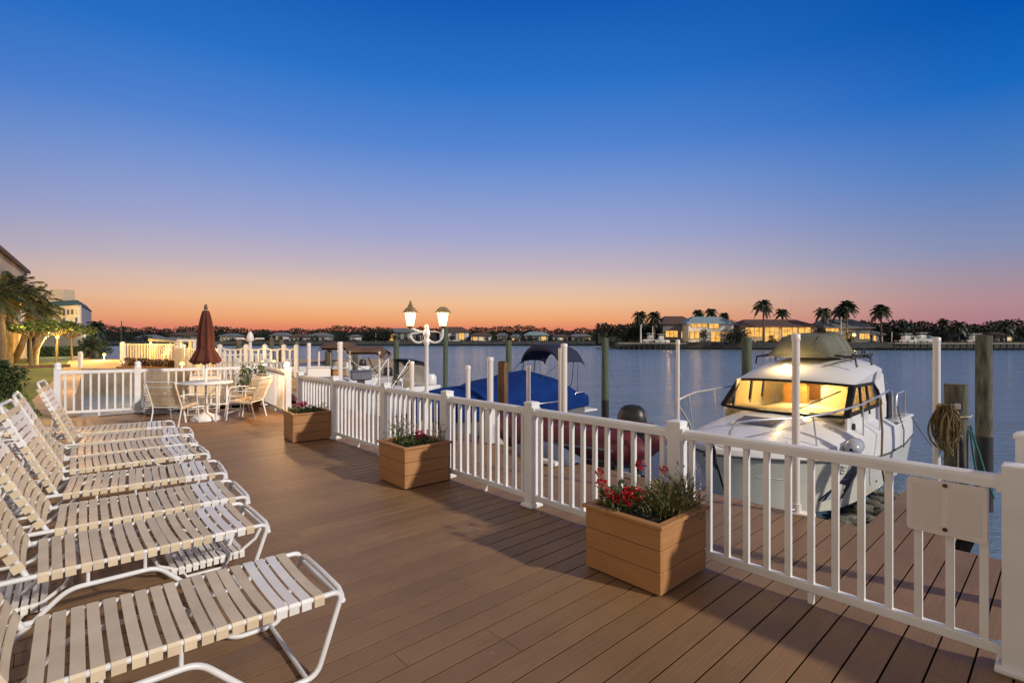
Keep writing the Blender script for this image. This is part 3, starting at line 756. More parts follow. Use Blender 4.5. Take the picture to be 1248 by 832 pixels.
# ---------------------------------------------------------------- white cabin boat
BO = Vector((2.84, 7.2, -.9))
boat = thing('cabin_boat', 'white cabin boat with lit wheelhouse and roof rack, moored bow to the dock', 'boat', BO, TH)
HX = [0,.12,.35,.7,1.2,1.9,2.8,4.0,5.2,6.3]
HB = [.02,.24,.50,.77,.98,1.12,1.20,1.22,1.22,1.17]
HG = [.93,.93,.92,.91,.90,.89,.89,.89,.89,.90]
HR = [.85,.84,.82,.79,.73,.64,.54,.47,.45,.50]
CB = [.012,.09,.25,.50,.77,.97,1.07,1.11,1.11,1.07]
CZ = [.20,.14,.06,-.02,-.08,-.12,-.14,-.15,-.15,-.15]
KZ = [-.15,-.24,-.33,-.42,-.48,-.52,-.53,-.53,-.53,-.53]
def ip(a, x):
    for i in range(len(HX)-1):
        if x <= HX[i+1]: q = (x-HX[i])/(HX[i+1]-HX[i]); q = max(0, min(1, q)); return a[i]*(1-q)+a[i+1]*q
    return a[-1]
def shift(x, k): return k*max(0, 1-x/2.2)**1.3
def hull_pt(x, f, s, off=0.0):                                   # f = 0 at the rub strake, 1 at the chine
    b0, z0, b1, z1 = ip(HB, x), ip(HR, x), ip(CB, x), ip(CZ, x)
    q = f; b = b0*(1-q)+b1*q-.05*math.sin(math.pi*q)*min(1, x)*max(0, 1-x/3.2); z = z0*(1-q)+z1*q
    return Vector((x+shift(x, .36)*q, s*(b+off), z))
XS = [0,.05,.12,.22,.35,.5,.7,.95,1.2,1.55,1.9,2.3,2.8,3.4,4.0,4.6,5.2,5.8,6.3]
for nm, mt, rows in (('topsides', 'gel', None), ('hull', 'gel_low', 1), ('bottom', 'antifoul', 2)):
    mb = MB()
    for s in (-1, 1):
        secs = []
        for x in XS:
            if rows is None: q = [Vector((x, s*ip(HB, x), ip(HG, x))), Vector((x, s*(ip(HB, x)+.012), (ip(HG, x)+ip(HR, x))/2)), Vector((x, s*(ip(HB, x)+.012), ip(HR, x)))]
            elif rows == 1: q = [hull_pt(x, f, s) for f in (0,.15,.3,.5,.7,.85,1)]
            else:
                c = hull_pt(x, 1, s); k = Vector((x+shift(x, .62), 0, ip(KZ, x))); q = [c, c*.6+k*.4, c*.25+k*.75, k]
            secs.append(q if s < 0 else q[::-1])
        mb.loft(secs)
    if rows == 1:
        q = [hull_pt(6.3, f, -1) for f in (0,.5,1)]; r = [hull_pt(6.3, f, 1) for f in (1,.5,0)]
        mb.add(q+r, [tuple(range(6))])
    mb.build(nm, M[mt], boat)
mb = MB()
for s in (-1, 1): mb.tube([Vector((x, s*(ip(HB, x)+.016), ip(HR, x))) for x in XS], .017, 6)
mb.build('rub_strake', M['darkgrey'], boat)
# deck with a crown rising to the wheelhouse
mb = MB(); secs = []
for x in XS:
    if x > 4.95: break
    b = ip(HB, x); rise = .05+.30*min(1, max(0, (x-.2)/2.0))
    secs.append([Vector((x, b*y, ip(HG, x)+rise*(1-abs(y)**2.6))) for y in (-1,-.92,-.8,-.6,-.35,0,.35,.6,.8,.92,1)])
mb.loft(secs); dk = mb.build('foredeck', M['gel'], boat)
mb = MB(); mb.tube([(1.25,-.30,1.105),(1.25,.32,1.105),(1.76,.34,1.165),(1.78,-.32,1.165)], .018, 6, closed=True); mb.build('hatch_frame', M['gel'], boat)
mb = MB(); mb.plate([(1.28,-.27,1.112),(1.75,-.28,1.178),(1.74,.31,1.178),(1.28,.29,1.112)], .012); mb.build('deck_hatch', M['glassdark'], boat)
mb = MB(); mb.box((.36,.1,.975), (.26,.10,.07), ch=.02); mb.tube([(.1,.05,.96),(-.12,.03,.95),(-.2,.03,.86)], .03, 7); mb.tube([(-.02,.03,.93),(.04,.03,.72),(.16,.03,.62)], .022, 6); mb.build('anchor', M['darkgrey'], boat)
mb = MB(); mb.box((5.62,-1.12,.90), (1.36,.16,.05), ch=.015); mb.box((5.62,1.12,.90), (1.36,.16,.05), ch=.015); mb.box((6.26,0,.86), (.10,2.24,.12), ch=.02); mb.box((5.6,0,.46), (1.35,2.1,.04))
mb.build('cockpit', M['gel'], boat)
for x, y in ((.75,-.66), (.75,.66), (5.9,-1.12)):
    mb = MB(); z = ip(HG, x)+.06; mb.tube([(x-.10,y,z+.03),(x-.04,y,z),(x+.04,y,z),(x+.10,y,z+.03)], .014, 6); mb.box((x,y,z-.03), (.06,.03,.06)); mb.build('cleat', M['steel'], boat)
mb = MB()
for x in (2.9, 3.6, 4.3): mb.tube([hull_pt(x, .72, -1, -.004), hull_pt(x, .72, -1, .012)], .022, 8)
mb.build('drain_fitting', M['darkgrey'], boat)
# wheelhouse
def xw(y, base, cv, hw): return base-cv*(1-(y/hw)**2)
YS = [-1,-.85,-.65,-.4,-.15,.15,.4,.65,.85,1]
WB = [Vector((xw(y, 2.42, .30, 1), y*1.0, 1.235)) for y in YS]
WT = [Vector((xw(y, 2.98, .26, 1), y*.93, 1.69+.045*(1-y*y))) for y in YS]
mb = MB(); mb.loft([WB, WT]); mb.build('windscreen', M['screen'], boat)
mb = MB(); mb.tube(WB, .026, 6); mb.tube(WT, .026, 6)
for s in (0, -1): mb.bar(WB[s], WT[s], .09, .05, up=(1,0,0))
mb.build('windscreen_frame', M['frame_black'], boat)
mb = MB(); rws = []
for base, cv, hw, ze, zt, p in ((2.98,.26,.93,1.70,1.74,2.0),(3.02,.25,.955,1.715,1.81,2.3),(3.16,.22,.97,1.74,1.91,2.6),(3.42,.15,.98,1.78,2.00,3.0),(3.8,.06,.985,1.83,2.07,3.4),(4.4,.0,.985,1.89,2.10,3.6),(4.78,-.05,.97,1.90,2.10,3.6),(4.95,-.07,.93,1.88,2.05,3.4),(5.0,-.08,.90,1.86,1.97,3.2)):
    rws.append([Vector((xw(y, base, cv, 1), y*hw, ze+(zt-ze)*(1-abs(y)**p))) for y in (-1,-.97,-.9,-.8,-.6,-.35,-.1,.1,.35,.6,.8,.9,.97,1)])
mb.loft(rws); under = rws[-1]; mb.add(under, [tuple(range(len(under)))])
for s in (-1, 1):                                                # band between roof and side windows, aft pillar
    idx = 0 if s < 0 else -1
    top = [r[idx] for r in rws]; low = [Vector((p.x, s*(.94+.004), 1.675)) for p in top]
    mb.loft([top, low] if s > 0 else [low, top])
mb.build('roof', M['gel'], boat)
for s in (-1, 1):
    mb = MB()
    y0, y1 = s*1.0, s*.945
    low = [Vector((2.42, y0, .98)), Vector((4.98, y0, .98))]; sill = [Vector((2.42, y0, 1.245)), Vector((4.98, y0, 1.28))]
    mb.plate([low[0], low[1], sill[1], sill[0]], .03, (0,-s,0))
    mb.plate([Vector((4.42, y0, 1.17)), Vector((4.98, y0, 1.19)), Vector((5.0, y1, 1.80)), Vector((4.10, y1, 1.69))], .03, (0,-s,0))
    mb.build('cabin_side', M['gel'], boat)
    mb = MB(); mb.plate([Vector((2.46,y0,1.25)), Vector((4.50,y0,1.27)), Vector((4.44,s*.975,1.45)), Vector((4.16,y1,1.66)), Vector((3.02,y1,1.67))], .006, (0,-s,0)); mb.build('side_window', M['sideglass'], boat)
    mb = MB(); e = s*.006
    mb.tube([Vector((2.46,y0+e,1.25)), Vector((4.50,y0+e,1.27)), Vector((4.47,s*.985+e,1.40)), Vector((4.38,s*.965+e,1.54)), Vector((4.16,y1+e,1.665)), Vector((3.02,y1+e,1.68))], .032, 6, closed=True)
    mb.bar((3.25,y0+e,1.16), (3.32,y1+e,1.68), .05, .03, up=(0,1,0)); mb.bar((3.72,y0+e,1.16), (3.74,y1+e,1.68), .05, .03, up=(0,1,0))
    mb.build('window_frame', M['frame_black'], boat)
mb = MB(); mb.plate([(4.86,-.98,.6),(4.86,.98,.6),(4.9,.92,1.9),(4.9,-.92,1.9)], .03); mb.box((3.7,0,.74), (2.4,1.9,.03)); mb.build('cabin_interior', M['beige'], boat)
mb = MB(); mb.box((2.78,0,1.17), (.45,1.8,.12), ch=.03); mb.build('dashboard', M['beige'], boat)
for y in (-.45, .22):
    mb = MB(); mb.box((3.85,y,1.30), (.14,.42,.62), ch=.05); mb.box((3.65,y,1.02), (.45,.44,.14), ch=.04); mb.build('seat', M['wood' if y > 0 else 'beige'], boat)
for x0, x1 in ((2.75,3.35),(3.50,3.95),(4.1,4.6)):
    mb = MB(); mb.plate([(x0,.955,1.20),(x1,.955,1.20),(x1,.90,1.72),(x0,.90,1.72)], .02, (0,-1,0)); mb.build('curtain', M['beige'], boat)
mb = MB(); mb.box((4.80,.35,1.35), (.03,.50,.9)); mb.build('cabin_door', M['wood'], boat)
for (a, c) in (((2.30,-.30,1.27),(2.72,-.78,1.56)), ((2.28,.80,1.27),(2.75,.84,1.57))):
    mb = MB(); a = Vector(a); c = Vector(c); o_ = Vector((-.06,0,.02)); mb.tube([a, a+o_, c+o_], .010, 5); mb.bar((a+c)/2+o_*1.0, c+o_+(c-a)*.12, .018, .02); mb.build('wiper', M['dark'], boat)
mb = MB(); mb.tube([(2.72,-1.005,1.045),(2.72,-1.03,1.045)], .062, 14); mb.build('horn_speaker', M['dark'], boat)
# rails
def rail(pts, posts):
    mb = MB(); mb.tube(pts, .0165, 7); 
    for a, c in posts: mb.tube([a, c], .0115, 6)
    mb.build('bow_rail', M['steel'], boat)
rail([(.10,-.16,.94),(.06,-.20,1.20),(.12,-.26,1.32),(.3,-.42,1.35),(.9,-.86,1.37),(1.6,-1.05,1.40),(2.6,-1.14,1.43),(3.6,-1.18,1.50),(4.3,-1.18,1.55),(4.55,-1.18,1.50),(4.6,-1.18,.92)],
     [((1.25,-.92,.93),(1.1,-.92,1.38)), ((2.75,-1.14,.92),(2.7,-1.145,1.43)), ((3.6,-1.18,.92),(3.62,-1.18,1.50))])
rail([(.55,.58,.93),(.22,.50,1.22),(-.35,.34,1.52),(-.42,.32,1.60),(-.30,.36,1.62),(.5,.66,1.60),(1.4,.97,1.56),(2.6,1.13,1.54),(4.2,1.17,1.54),(4.3,1.17,.92)],
     [((.9,.78,.93),(.62,.72,1.59)), ((2.3,1.08,.92),(2.25,1.09,1.55))])
rail([(5.1,-1.13,.92),(5.1,-1.13,1.36),(5.2,-1.13,1.42),(5.8,-1.12,1.42),(5.9,-1.12,1.36),(5.9,-1.12,.92)], [])
# graphics on the port bow
def patch(name, mt, a, c, off=.006, n=6):                         # a and c: lists of (x, f) corners along two edges
    mb = MB(); A = []; B = []
    for k in range(n+1):
        q = k/n; A.append(hull_pt(a[0][0]*(1-q)+a[1][0]*q, a[0][1]*(1-q)+a[1][1]*q, -1, off)); B.append(hull_pt(c[0][0]*(1-q)+c[1][0]*q, c[0][1]*(1-q)+c[1][1]*q, -1, off))
    mb.loft([A, B]); mb.build(name, M[mt], boat)
D = .38
patch('hull_stripe', 'navy', ((1.92+D,.02),(1.12+D,.80)), ((2.36+D,.02),(1.72+D,.80)))
patch('hull_stripe', 'greygraphic', ((2.20+D,.14),(1.86+D,.52)), ((2.25+D,.14),(1.93+D,.52)), .010)
patch('hull_stripe', 'greygraphic', ((1.42+D,.50),(1.22+D,.78)), ((1.50+D,.50),(1.34+D,.78)), .010)
patch('hull_stripe', 'navy', ((1.62+D,.36),(1.02+D,.78)), ((1.66+D,.36),(1.10+D,.78)), .007)
for s in (-1, 1):
    mb = MB(); mb.tube([hull_pt(x, .38, s, .002) for x in XS[4:]], .006, 4); mb.build('hull_crease', M['greygraphic'], boat)
mb = MB()                                                        # the worn letter mark ahead of the stripe
def hb(x0, f0, x1, f1): mb.bar(hull_pt(x0+D, f0, -1, .006), hull_pt(x1+D, f1, -1, .006), .012, .006, up=(0,1,0))
hb(1.40,.10,1.38,.26); hb(1.40,.10,1.46,.10); hb(1.46,.10,1.46,.17); hb(1.46,.17,1.40,.18); hb(1.42,.18,1.47,.26); hb(1.49,.13,1.56,.12); hb(1.49,.19,1.55,.19); hb(1.49,.25,1.56,.25)
mb.build('letter_mark', M['navy'], boat)
# black outboard cowling and stern gear
mb = MB(); mb.loft([[Vector((6.45+.26*sc_*math.cos(a), -.35+.30*sc_*math.sin(a), z)) for a in [2*math.pi*k/14 for k in range(14)]] for z, sc_ in ((.35,.5),(.85,.75),(.95,1),(1.25,1.02),(1.42,.9),(1.50,.55))], True, True, True); mb.build('outboard_motor', M['dark'], boat)
mb = MB(); mb.box((5.55,-.80,1.15), (.50,.34,.55), ch=.06); mb.build('helm_seat', M['dark'], boat)
# roof rack
mb = MB()
for x in (3.55, 4.55):
    mb.tube([(x,-.86,1.98),(x-.02,-.84,2.12),(x,-.6,2.17),(x,.6,2.17),(x-.02,.84,2.12),(x,.86,1.98)], .019, 6)
for y in (-.72, .72): mb.tube([(3.35,y,2.13),(4.75,y,2.17)], .016, 6)
mb.tube([(4.3+.09*math.cos(a), -.78, 2.20+.07*math.sin(a)) for a in [k*.7 for k in range(9)]], .016, 5, closed=True)
for k in range(5): mb.tube([(3.6+.25*k,-.74,2.16),(3.66+.25*k,-.86,2.20),(3.7+.25*k,-.80,2.12)], .014, 5)
mb.build('roof_rack', M['dark'], boat)
mb = MB(); mb.lathe([(.04,0),(.05,.02),(.045,.05),(.02,.065),(0,.066)], (2.99,.10,1.955), 12); mb.build('roof_lamp', M['bulb'], boat)
def bw(x, y, z): return BO+U*x+V*y+Vector((0,0,z))
point(bw(2.95,.10,2.10), 18.0, (1,.66,.25), .05)
point(bw(3.5,-.1,1.60), 80.0, (1,.66,.22), .12)
point(bw(4.35,-.5,1.45), 12.0, (1,.66,.28), .1)
# covered dinghy shell on the rack
dsh = thing('roof_dinghy', 'olive-grey covered dinghy lying upside down on the roof rack of the cabin boat', 'dinghy', bw(3.95,.04,2.13), TH)
mb = MB(); rows = []
for x, hw, h in ((-.72,.52,.05),(-.70,.56,.12),(-.56,.59,.26),(-.36,.61,.36),(.1,.62,.40),(.6,.62,.41),(1.02,.60,.40),(1.14,.56,.30),(1.18,.5,.08)):
    rows.append([Vector((x*.78, y*hw*.93, z*h*1.08)) for y, z in ((-.96,0),(-1.0,.12),(-.985,.22),(-.82,.62),(-.66,.95),(-.5,1.0),(0,1.04),(.5,1.0),(.66,.95),(.82,.62),(.985,.22),(1,.12),(.96,0))])
mb.loft(rows); mb.add(rows[0], [tuple(range(13))]); mb.add(rows[-1], [tuple(range(12,-1,-1))]); mb.build('shell', M['cover'], dsh)
mb = MB(); mb.tube([p[0]+Vector((0,-.01,.03)) for p in rows[1:-1]]+[p[-1]+Vector((0,.01,.03)) for p in rows[-2:0:-1]], .028, 7, closed=True); mb.build('gunwale', M['cover'], dsh)
mb = MB()
for k in (2, 5, 10): mb.tube([r_[k]*1.004+Vector((0,0,.003)) for r_ in rows[1:-1]], .010, 5)
for k in (4, 5, 6): mb.tube([rows[k][q]+Vector((0,0,.004)) for q in range(1, 12)], .009, 5)
mb.build('cover_seam', M['cover'], dsh)
# fender and mooring lines
def line(name, label, pts, mt, r=.009, sag=.0, cat='rope', group=None):
    mb = MB(); pts = [Vector(p) for p in pts]; out = []
    for a, c in zip(pts, pts[1:]):
        for k in range(8): q = k/8; out.append(a*(1-q)+c*q-Vector((0,0,sag*4*q*(1-q))))
    out.append(pts[-1]); base = out[0].copy()
    o = None
    t_ = MB(); t_.tube([p-base for p in out], r, 6); o = t_.build(name, M[mt]); o.location = base
    return tag(o, label, cat, group)
fd = thing('boat_fender', 'pale blue-grey fender hanging over the port bow of the cabin boat', 'fender', bw(2.0,-1.20,.86), TH+.1)
mb = MB(); mb.loft([[Vector((x, r*math.cos(a), r*math.sin(a))) for a in [2*math.pi*k/12 for k in range(12)]] for x, r in ((-.28,.02),(-.25,.08),(-.18,.115),(.16,.115),(.22,.08),(.26,.02))], True, True); mb.build('fender_body', M['greygraphic'], fd)
mb = MB(); mb.tube([(.24,0,0),(.30,0,.02)], .05, 10); mb.build('fender_end', M['dark'], fd)
line('mooring_line', 'olive mooring line drooping from the rail of the cabin boat down its port side', [bw(3.55,-1.20,1.45), bw(3.3,-1.28,.95), bw(3.0,-1.33,.50), bw(3.35,-1.30,.10)], 'rope', .016, .03)
line('mooring_line', 'dark line hanging at the port stern quarter of the cabin boat', [bw(5.0,-1.16,1.2), bw(5.1,-1.25,.75), bw(4.9,-1.28,.45)], 'darkgrey', .010, .02)
line('mooring_line', 'thin dark stern line from the cabin boat to the roped piling', [bw(6.2,-1.16,.9), bw(6.1,-1.9,.35)+Vector((.15,.1,-.5))], 'darkgrey', .010, .12)

# ---------------------------------------------------------------- poles and pilings along the dock
def pole(px, ytop, Y, d, label, flange=False, z0=None, cat='pole', capped=True):
    x = (px-CX)/F*Y; zt = HC-(ytop-HY)/F*Y; zb = (WZ-1.2 if z0 is None else z0)
    t = thing('white_pole', label, cat, (x, Y, zb))
    mb = MB(); h = zt-zb; mb.tube([(0,0,0),(0,0,h*.5),(0,0,h)], d/2, 14); mb.build('pole_shaft', M['pvc'], t)
    if capped:
        mb = MB(); mb.lathe([(d/2+.005,-.05),(d/2+.005,.004),(d/2-.005,.012),(0,.016)], (0,0,h), 14); mb.build('pole_cap', M['pvc'], t)
    if flange:
        mb = MB(); mb.box((.04,-.02,.012), (.22,.12,.024), rz=-.5, ch=.006); mb.tube([(0,0,.02),(0,0,.10)], d/2+.012, 14); mb.build('base_flange', M['pvc'], t)
        mb = MB(); mb.tube([(-d/2,-.03,.05),(-d/2-.05,-.05,.06)], .012, 6); mb.build('bolt', M['steel'], t)
    return t
pole(970, 408, 4.62, .066, 'white plastic pole on the dock edge in front of the lit boat cabin', True, 0.0)
pole(826, 415, 6.3, .044, 'thin white pole left of the bow of the white cabin boat', False)
pole(1141.5, 412, 6.9, .085, 'white plastic pole beside the short rope-hung piling at the right')
pole(687.5, 419.5, 8.2, .10, 'thick white pole in front of the bimini of the blue covered boat')
pole(683, 424, 8.45, .07, 'thinner pale pole touching the left side of the thick pole by the bimini', capped=False)
pole(644, 446, 8.6, .07, 'thin white pole before the middle of the blue boat cover')
pole(597.5, 436, 7.75, .095, 'white pole with a box base in front of the left half of the blue boat', False, 0.0)
pole(570.5, 446, 8.3, .075, 'shortest white pole, nearest the bow of the blue covered boat')
pole(519+-17, 441, 9.8, .085, 'short white pole just left of the lantern post')
pole(387-10.5, 418.5, 14.2, .10, 'white pole left of the brown canvas roof at the marina')
pole(414.5, 417, 13.2, .13, 'white pole at the right end of the brown canvas roof at the marina')
t = thing('dock_box', 'small white utility box on the dock at the foot of a white pole', 'utility box', Vector((-.30,7.72,0)), TH)
mb = MB(); mb.box((0,0,.26), (.17,.15,.50), ch=.01); mb.build('box_body', M['white'], t); mb = MB(); mb.box((0,0,.525), (.20,.18,.03), ch=.008); mb.build('lid', M['white'], t)
def piling(px, ytop, Y, d, label, mt='pile_green', wet=None, lean=0.0, flat=True):
    x = (px-CX)/F*Y; zt = HC-(ytop-HY)/F*Y; zb = WZ-1.5
    t = thing('dock_piling', label, 'piling', (x, Y, zb)); h = zt-zb; n = 14; zs = [0, .5, 1.0, 1.6]+[1.6+(h-1.6)*k/6 for k in range(1, 7)]
    rg = []
    for z in zs:
        rg.append([Vector((lean*z/h+(d/2)*(1-.06*z/h)*(1+.05*noise.noise(Vector((math.cos(a)*1.3+px, math.sin(a)*1.3, z*1.1))))*math.cos(a), (d/2)*(1-.06*z/h)*(1+.05*noise.noise(Vector((math.cos(a)*1.3+px, math.sin(a)*1.3, z*1.1+5))))*math.sin(a), z)) for a in [2*math.pi*k/n for k in range(n)]])
    mb = MB(); mb.loft(rg, True, True); mb.build('piling_shaft', M[mt], t)
    mb = MB(); c = Vector((lean, 0, h)); top = rg[-1]
    mb.add([c+Vector((0,0,.012))]+[p+Vector((0,0,.002)) for p in top], [(0, 1+k, 1+(k+1) % n) for k in range(n)]); mb.build('piling_end', M['pile_top'], t)
    if wet is not None:
        wz = HC-(wet-HY)/F*Y-zb; mb = MB(); w0 = 1.3
        mb.loft([[Vector((lean*z/h+(d/2)*1.012*math.cos(a), (d/2)*1.012*math.sin(a), z)) for a in [2*math.pi*k/n for k in range(n)]] for z in (w0, wz)]); mb.build('tide_band', M['pile_dark'], t)
    return t
p1200 = piling(1199, 409, 8.6, .235, 'tall thick piling at the far right with a black tide band', 'pile', 531)
p1165 = piling(1165, 468, 7.3, .285, 'short thick piling with a small metal box and hanging ropes', 'pile')
piling(910, 411, 13.2, .25, 'green-grey piling behind the roof of the white cabin boat', 'pile_green')
piling(737.5, 412, 14.6, .21, 'green piling at the stern of the blue covered boat, black near the water', 'pile_green', 487)
piling(620, 415, 21, .25, 'green piling rising behind the middle of the blue covered boat', 'pile_green')
piling(543, 399, 20, .20, 'green piling just right of the lantern post', 'pile_green')
piling(483, 415, 17, .19, 'grey-green piling behind the torn black canvas at the small white boats', 'pile_green')
piling(433, 424, 19, .22, 'dark piling in the middle of the small white boats', 'pile')
piling(400, 428, 17, .22, 'dark piling under the left part of the brown canvas roof', 'pile')
piling(343, 414, 34, .30, 'dark piling left of the white scalloped railing gap at the marina', 'pile')
piling(362, 416, 21, .16, 'dark piling at the right end of the scalloped marina railing', 'pile')
piling(291, 414, 32, .32, 'dark piling left of the twin-arm marina light', 'pile')
t = thing('brown_timber_post', 'short square brown timber post in front of the blue boat cover', 'post', Vector(((613-CX)/F*9.6, 9.6, WZ-1)), TH+.3)
mb = MB(); zt = HC-(441-HY)/F*9.6-(WZ-1); mb.box((0,0,zt/2), (.14,.14,zt), ch=.008); mb.build('timber', M['brownpost'], t)
mb = MB(); mb.box((0,0,zt+.008), (.13,.13,.016), ch=.004); mb.build('timber_end', M['pile_dark'], t)
# rope gear on the short piling
pc = Vector(((1165-CX)/F*7.3, 7.3, 0))
mb = MB()
for k in range(34):
    rx = random.uniform(.05,.15); rz_ = random.uniform(.16,.33); cz = -.02+random.uniform(-.10,.06); cy = random.uniform(-.08,.08); cx = random.uniform(-.05,.05); tw = random.uniform(-.9,.9); ph = random.uniform(-.35,.35)
    mb.tube([Vector((cx+(rx*math.cos(a)*math.cos(ph)+.4*rz_*math.sin(a)*math.sin(ph))*math.cos(tw)+.02*math.sin(3*a+k), cy+rx*math.cos(a)*math.sin(tw), cz-rz_*1.0+rz_*math.sin(a)+(.0 if k % 3 else -.05*math.cos(a)))) for a in [2*math.pi*q/18 for q in range(18)]], .0125, 6, closed=True)
o = mb.build('rope_coil', M['rope']); o.scale = (.85,.85,.9); o.location = pc+Vector((-.56,-.50,.68)); tag(o, 'ochre coil of rope hung on the left side of the short thick piling', 'rope')
vf = Vector((-pc.x, -pc.y, 0)).normalized(); rt = Vector((-vf.y, vf.x, 0))     # toward the deck, and to its right
def pr(r, f, z): return pc+rt*r+vf*f+Vector((0,0,z))
line('tie_rope', 'pale rope tied round the short thick piling above the coil', [pr(-.27,.10,.62), pr(-.02,.165,.50), pr(.12,.11,.49), pr(.165,-.02,.50)], 'rope_white', .013, .015)
line('hanging_rope', 'pale rope end hanging straight down the front of the short thick piling', [pr(.02,.17,.60), pr(.03,.175,.1), pr(.02,.175,-.6)], 'rope_white', .012)
line('hanging_rope', 'teal rope sagging from the short thick piling toward the tall right piling', [pr(.155,.03,.36), pr(.24,.03,.0), pr(.40,.0,-.62)], 'rope_green', .014, .03)
line('hanging_rope', 'second teal rope close against the right side of the short thick piling', [pr(.15,.06,.30), pr(.19,.05,-.1), pr(.27,.04,-.62)], 'rope_green', .012, .02)
line('hanging_rope', 'black hose hanging in the middle of the short thick piling', [pr(-.10,.15,.34), pr(.05,.185,.22), pr(.085,.175,-.6)], 'dark', .028, .0)
t = thing('outlet_box', 'small grey metal box fixed on the front of the short thick piling', 'electric box', pr(.02,.145,.64), math.atan2(vf.y, vf.x)+math.pi/2)
mb = MB(); mb.box((0,-.02,0), (.105,.05,.13), ch=.006); mb.build('box_body', M['darkgrey'], t); mb = MB(); mb.box((0,-.047,-.005), (.07,.006,.085), ch=.002); mb.build('cover_flap', M['steel'], t)

# ---------------------------------------------------------------- blue covered boat
bb = UV(1.74, 8.12, 0); bb.z = -.9
t = thing('covered_boat', 'small motorboat under a bright blue canvas cover with a navy bimini', 'boat', bb, TH)
BX = [0,.25,.7,1.3,2.1,3.0,4.0,4.8]; BBm = [.03,.30,.55,.70,.78,.80,.80,.76]
def bi(a, x):
    for i in range(len(BX)-1):
        if x <= BX[i+1]: q = (x-BX[i])/(BX[i+1]-BX[i]); return a[i]*(1-q)+a[i+1]*q
    return a[-1]
mb = MB()
for s in (-1,1):
    secs = []
    for x in BX:
        b = bi(BBm, x); x *= .84; q = [Vector((x, s*b, 1.08)), Vector((x+.1*(1-x/4.8), s*b*.97, .65)), Vector((x+.3*(1-x/4.8), s*b*.8, .12)), Vector((x+.5*(1-x/4.8), 0, -.15))]
        secs.append(q if s < 0 else q[::-1])
    mb.loft(secs)
mb.add([Vector((4.03,-.76,1.08)), Vector((4.03,-.74,.65)), Vector((4.03,-.61,.12)), Vector((4.03,.61,.12)), Vector((4.03,.74,.65)), Vector((4.03,.76,1.08))], [tuple(range(6))])
mb.build('hull', M['stucco_dim'], t)
mb = MB(); rows = []
for i, x in enumerate([-.05,.1,.4,.8,1.2,1.5,1.8,2.2,2.6,2.9,3.3,3.7,4.1,4.45,4.7,4.86,4.9]):
    b = bi(BBm, max(0,x))+.04
    rd = [1.42,1.46,1.49,1.52,1.54,1.555,1.58,1.63,1.70,1.75,1.76,1.71,1.63,1.52,1.40,1.28,1.12][i]
    sh = max(1.17, rd-.27); rows.append([Vector((x*.84, y*b, z+.05*noise.noise(Vector((x*2.5, y*2.2, z*2)))+.02*noise.noise(Vector((x*9, y*3, 5))))) for y, z in ((-1.0,.93),(-1.015,1.07),(-.99,sh*.5+.58),(-.8,sh+.06),(-.45,rd-.05),(0,rd),(.45,rd-.05),(.8,sh+.06),(.99,sh*.5+.58),(1.015,1.07),(1.0,.93))])
mb.loft(rows); mb.add(rows[-1], [tuple(range(10,-1,-1))]); mb.build('boat_cover', M['blue'], t)
mb = MB(); top = []
for x, z in ((3.27,2.26),(3.35,2.33),(3.60,2.35),(3.90,2.34),(4.05,2.30),(4.11,2.22)):
    top.append([Vector((x+.06*abs(y)**2, y*.64, z-.11*abs(y)**2-.24*abs(y)**5)) for y in (-1,-.97,-.9,-.75,-.5,-.25,0,.25,.5,.75,.9,.97,1)])
bot = [[p-Vector((-.0,0,.055)) for p in r] for r in top]
mb.loft(top); mb.loft([r[::-1] for r in bot])
for k in (0, -1): mb.loft([[r[k] for r in top], [r[k] for r in bot]])
mb.loft([top[0], bot[0]]); mb.loft([top[-1], bot[-1]]); mb.build('bimini_top', M['navycanvas'], t)
for s in (-1,1):
    y = s*.62
    for pts, r in (([(3.4,y,.95),(3.75,y,1.5),(3.80,y,1.98)], .012), ([(3.2,y,1.0),(3.35,y,1.5),(3.41,y,1.98)], .012), ([(2.5,y*.8,1.4),(3.35,y,1.95)], .006), ([(4.0,y*.9,1.1),(3.95,y,1.95)], .006)):
        mb = MB(); mb.tube(pts, r, 6); mb.build('bimini_pole', M['darkgrey'], t)
mb = MB(); mb.tube([(2.2,-.82,1.04),(2.3,-.86,1.13),(3.1,-.86,1.13),(3.2,-.82,1.04)], .012, 6); mb.tube([(3.6,-.80,1.0),(3.65,-.80,1.26),(4.0,-.78,1.26),(4.08,-.76,1.0)], .012, 6); mb.build('grab_rail', M['steel'], t)
mb = MB(); mb.box((4.28,-.38,.80), (.5,.7,.05), ch=.015); mb.build('swim_platform', M['gel'], t)
# cradle beams below it
t = thing('boat_lift', 'grey timber boat lift beams under the blue covered boat', 'boat lift', UV(2.4, 6.9, -1.0), TH)
for k in range(2):
    mb = MB(); mb.bar((.3+2.6*k,-.2,.45), (.3+2.6*k,2.3,.45), .14, .18); mb.build('cross_beam', M['pile'], t)
for y in (0, 2.1):
    mb = MB(); mb.bar((-.5,y,.66), (3.6,y,.66), .12, .2); mb.build('side_beam', M['stone'], t)

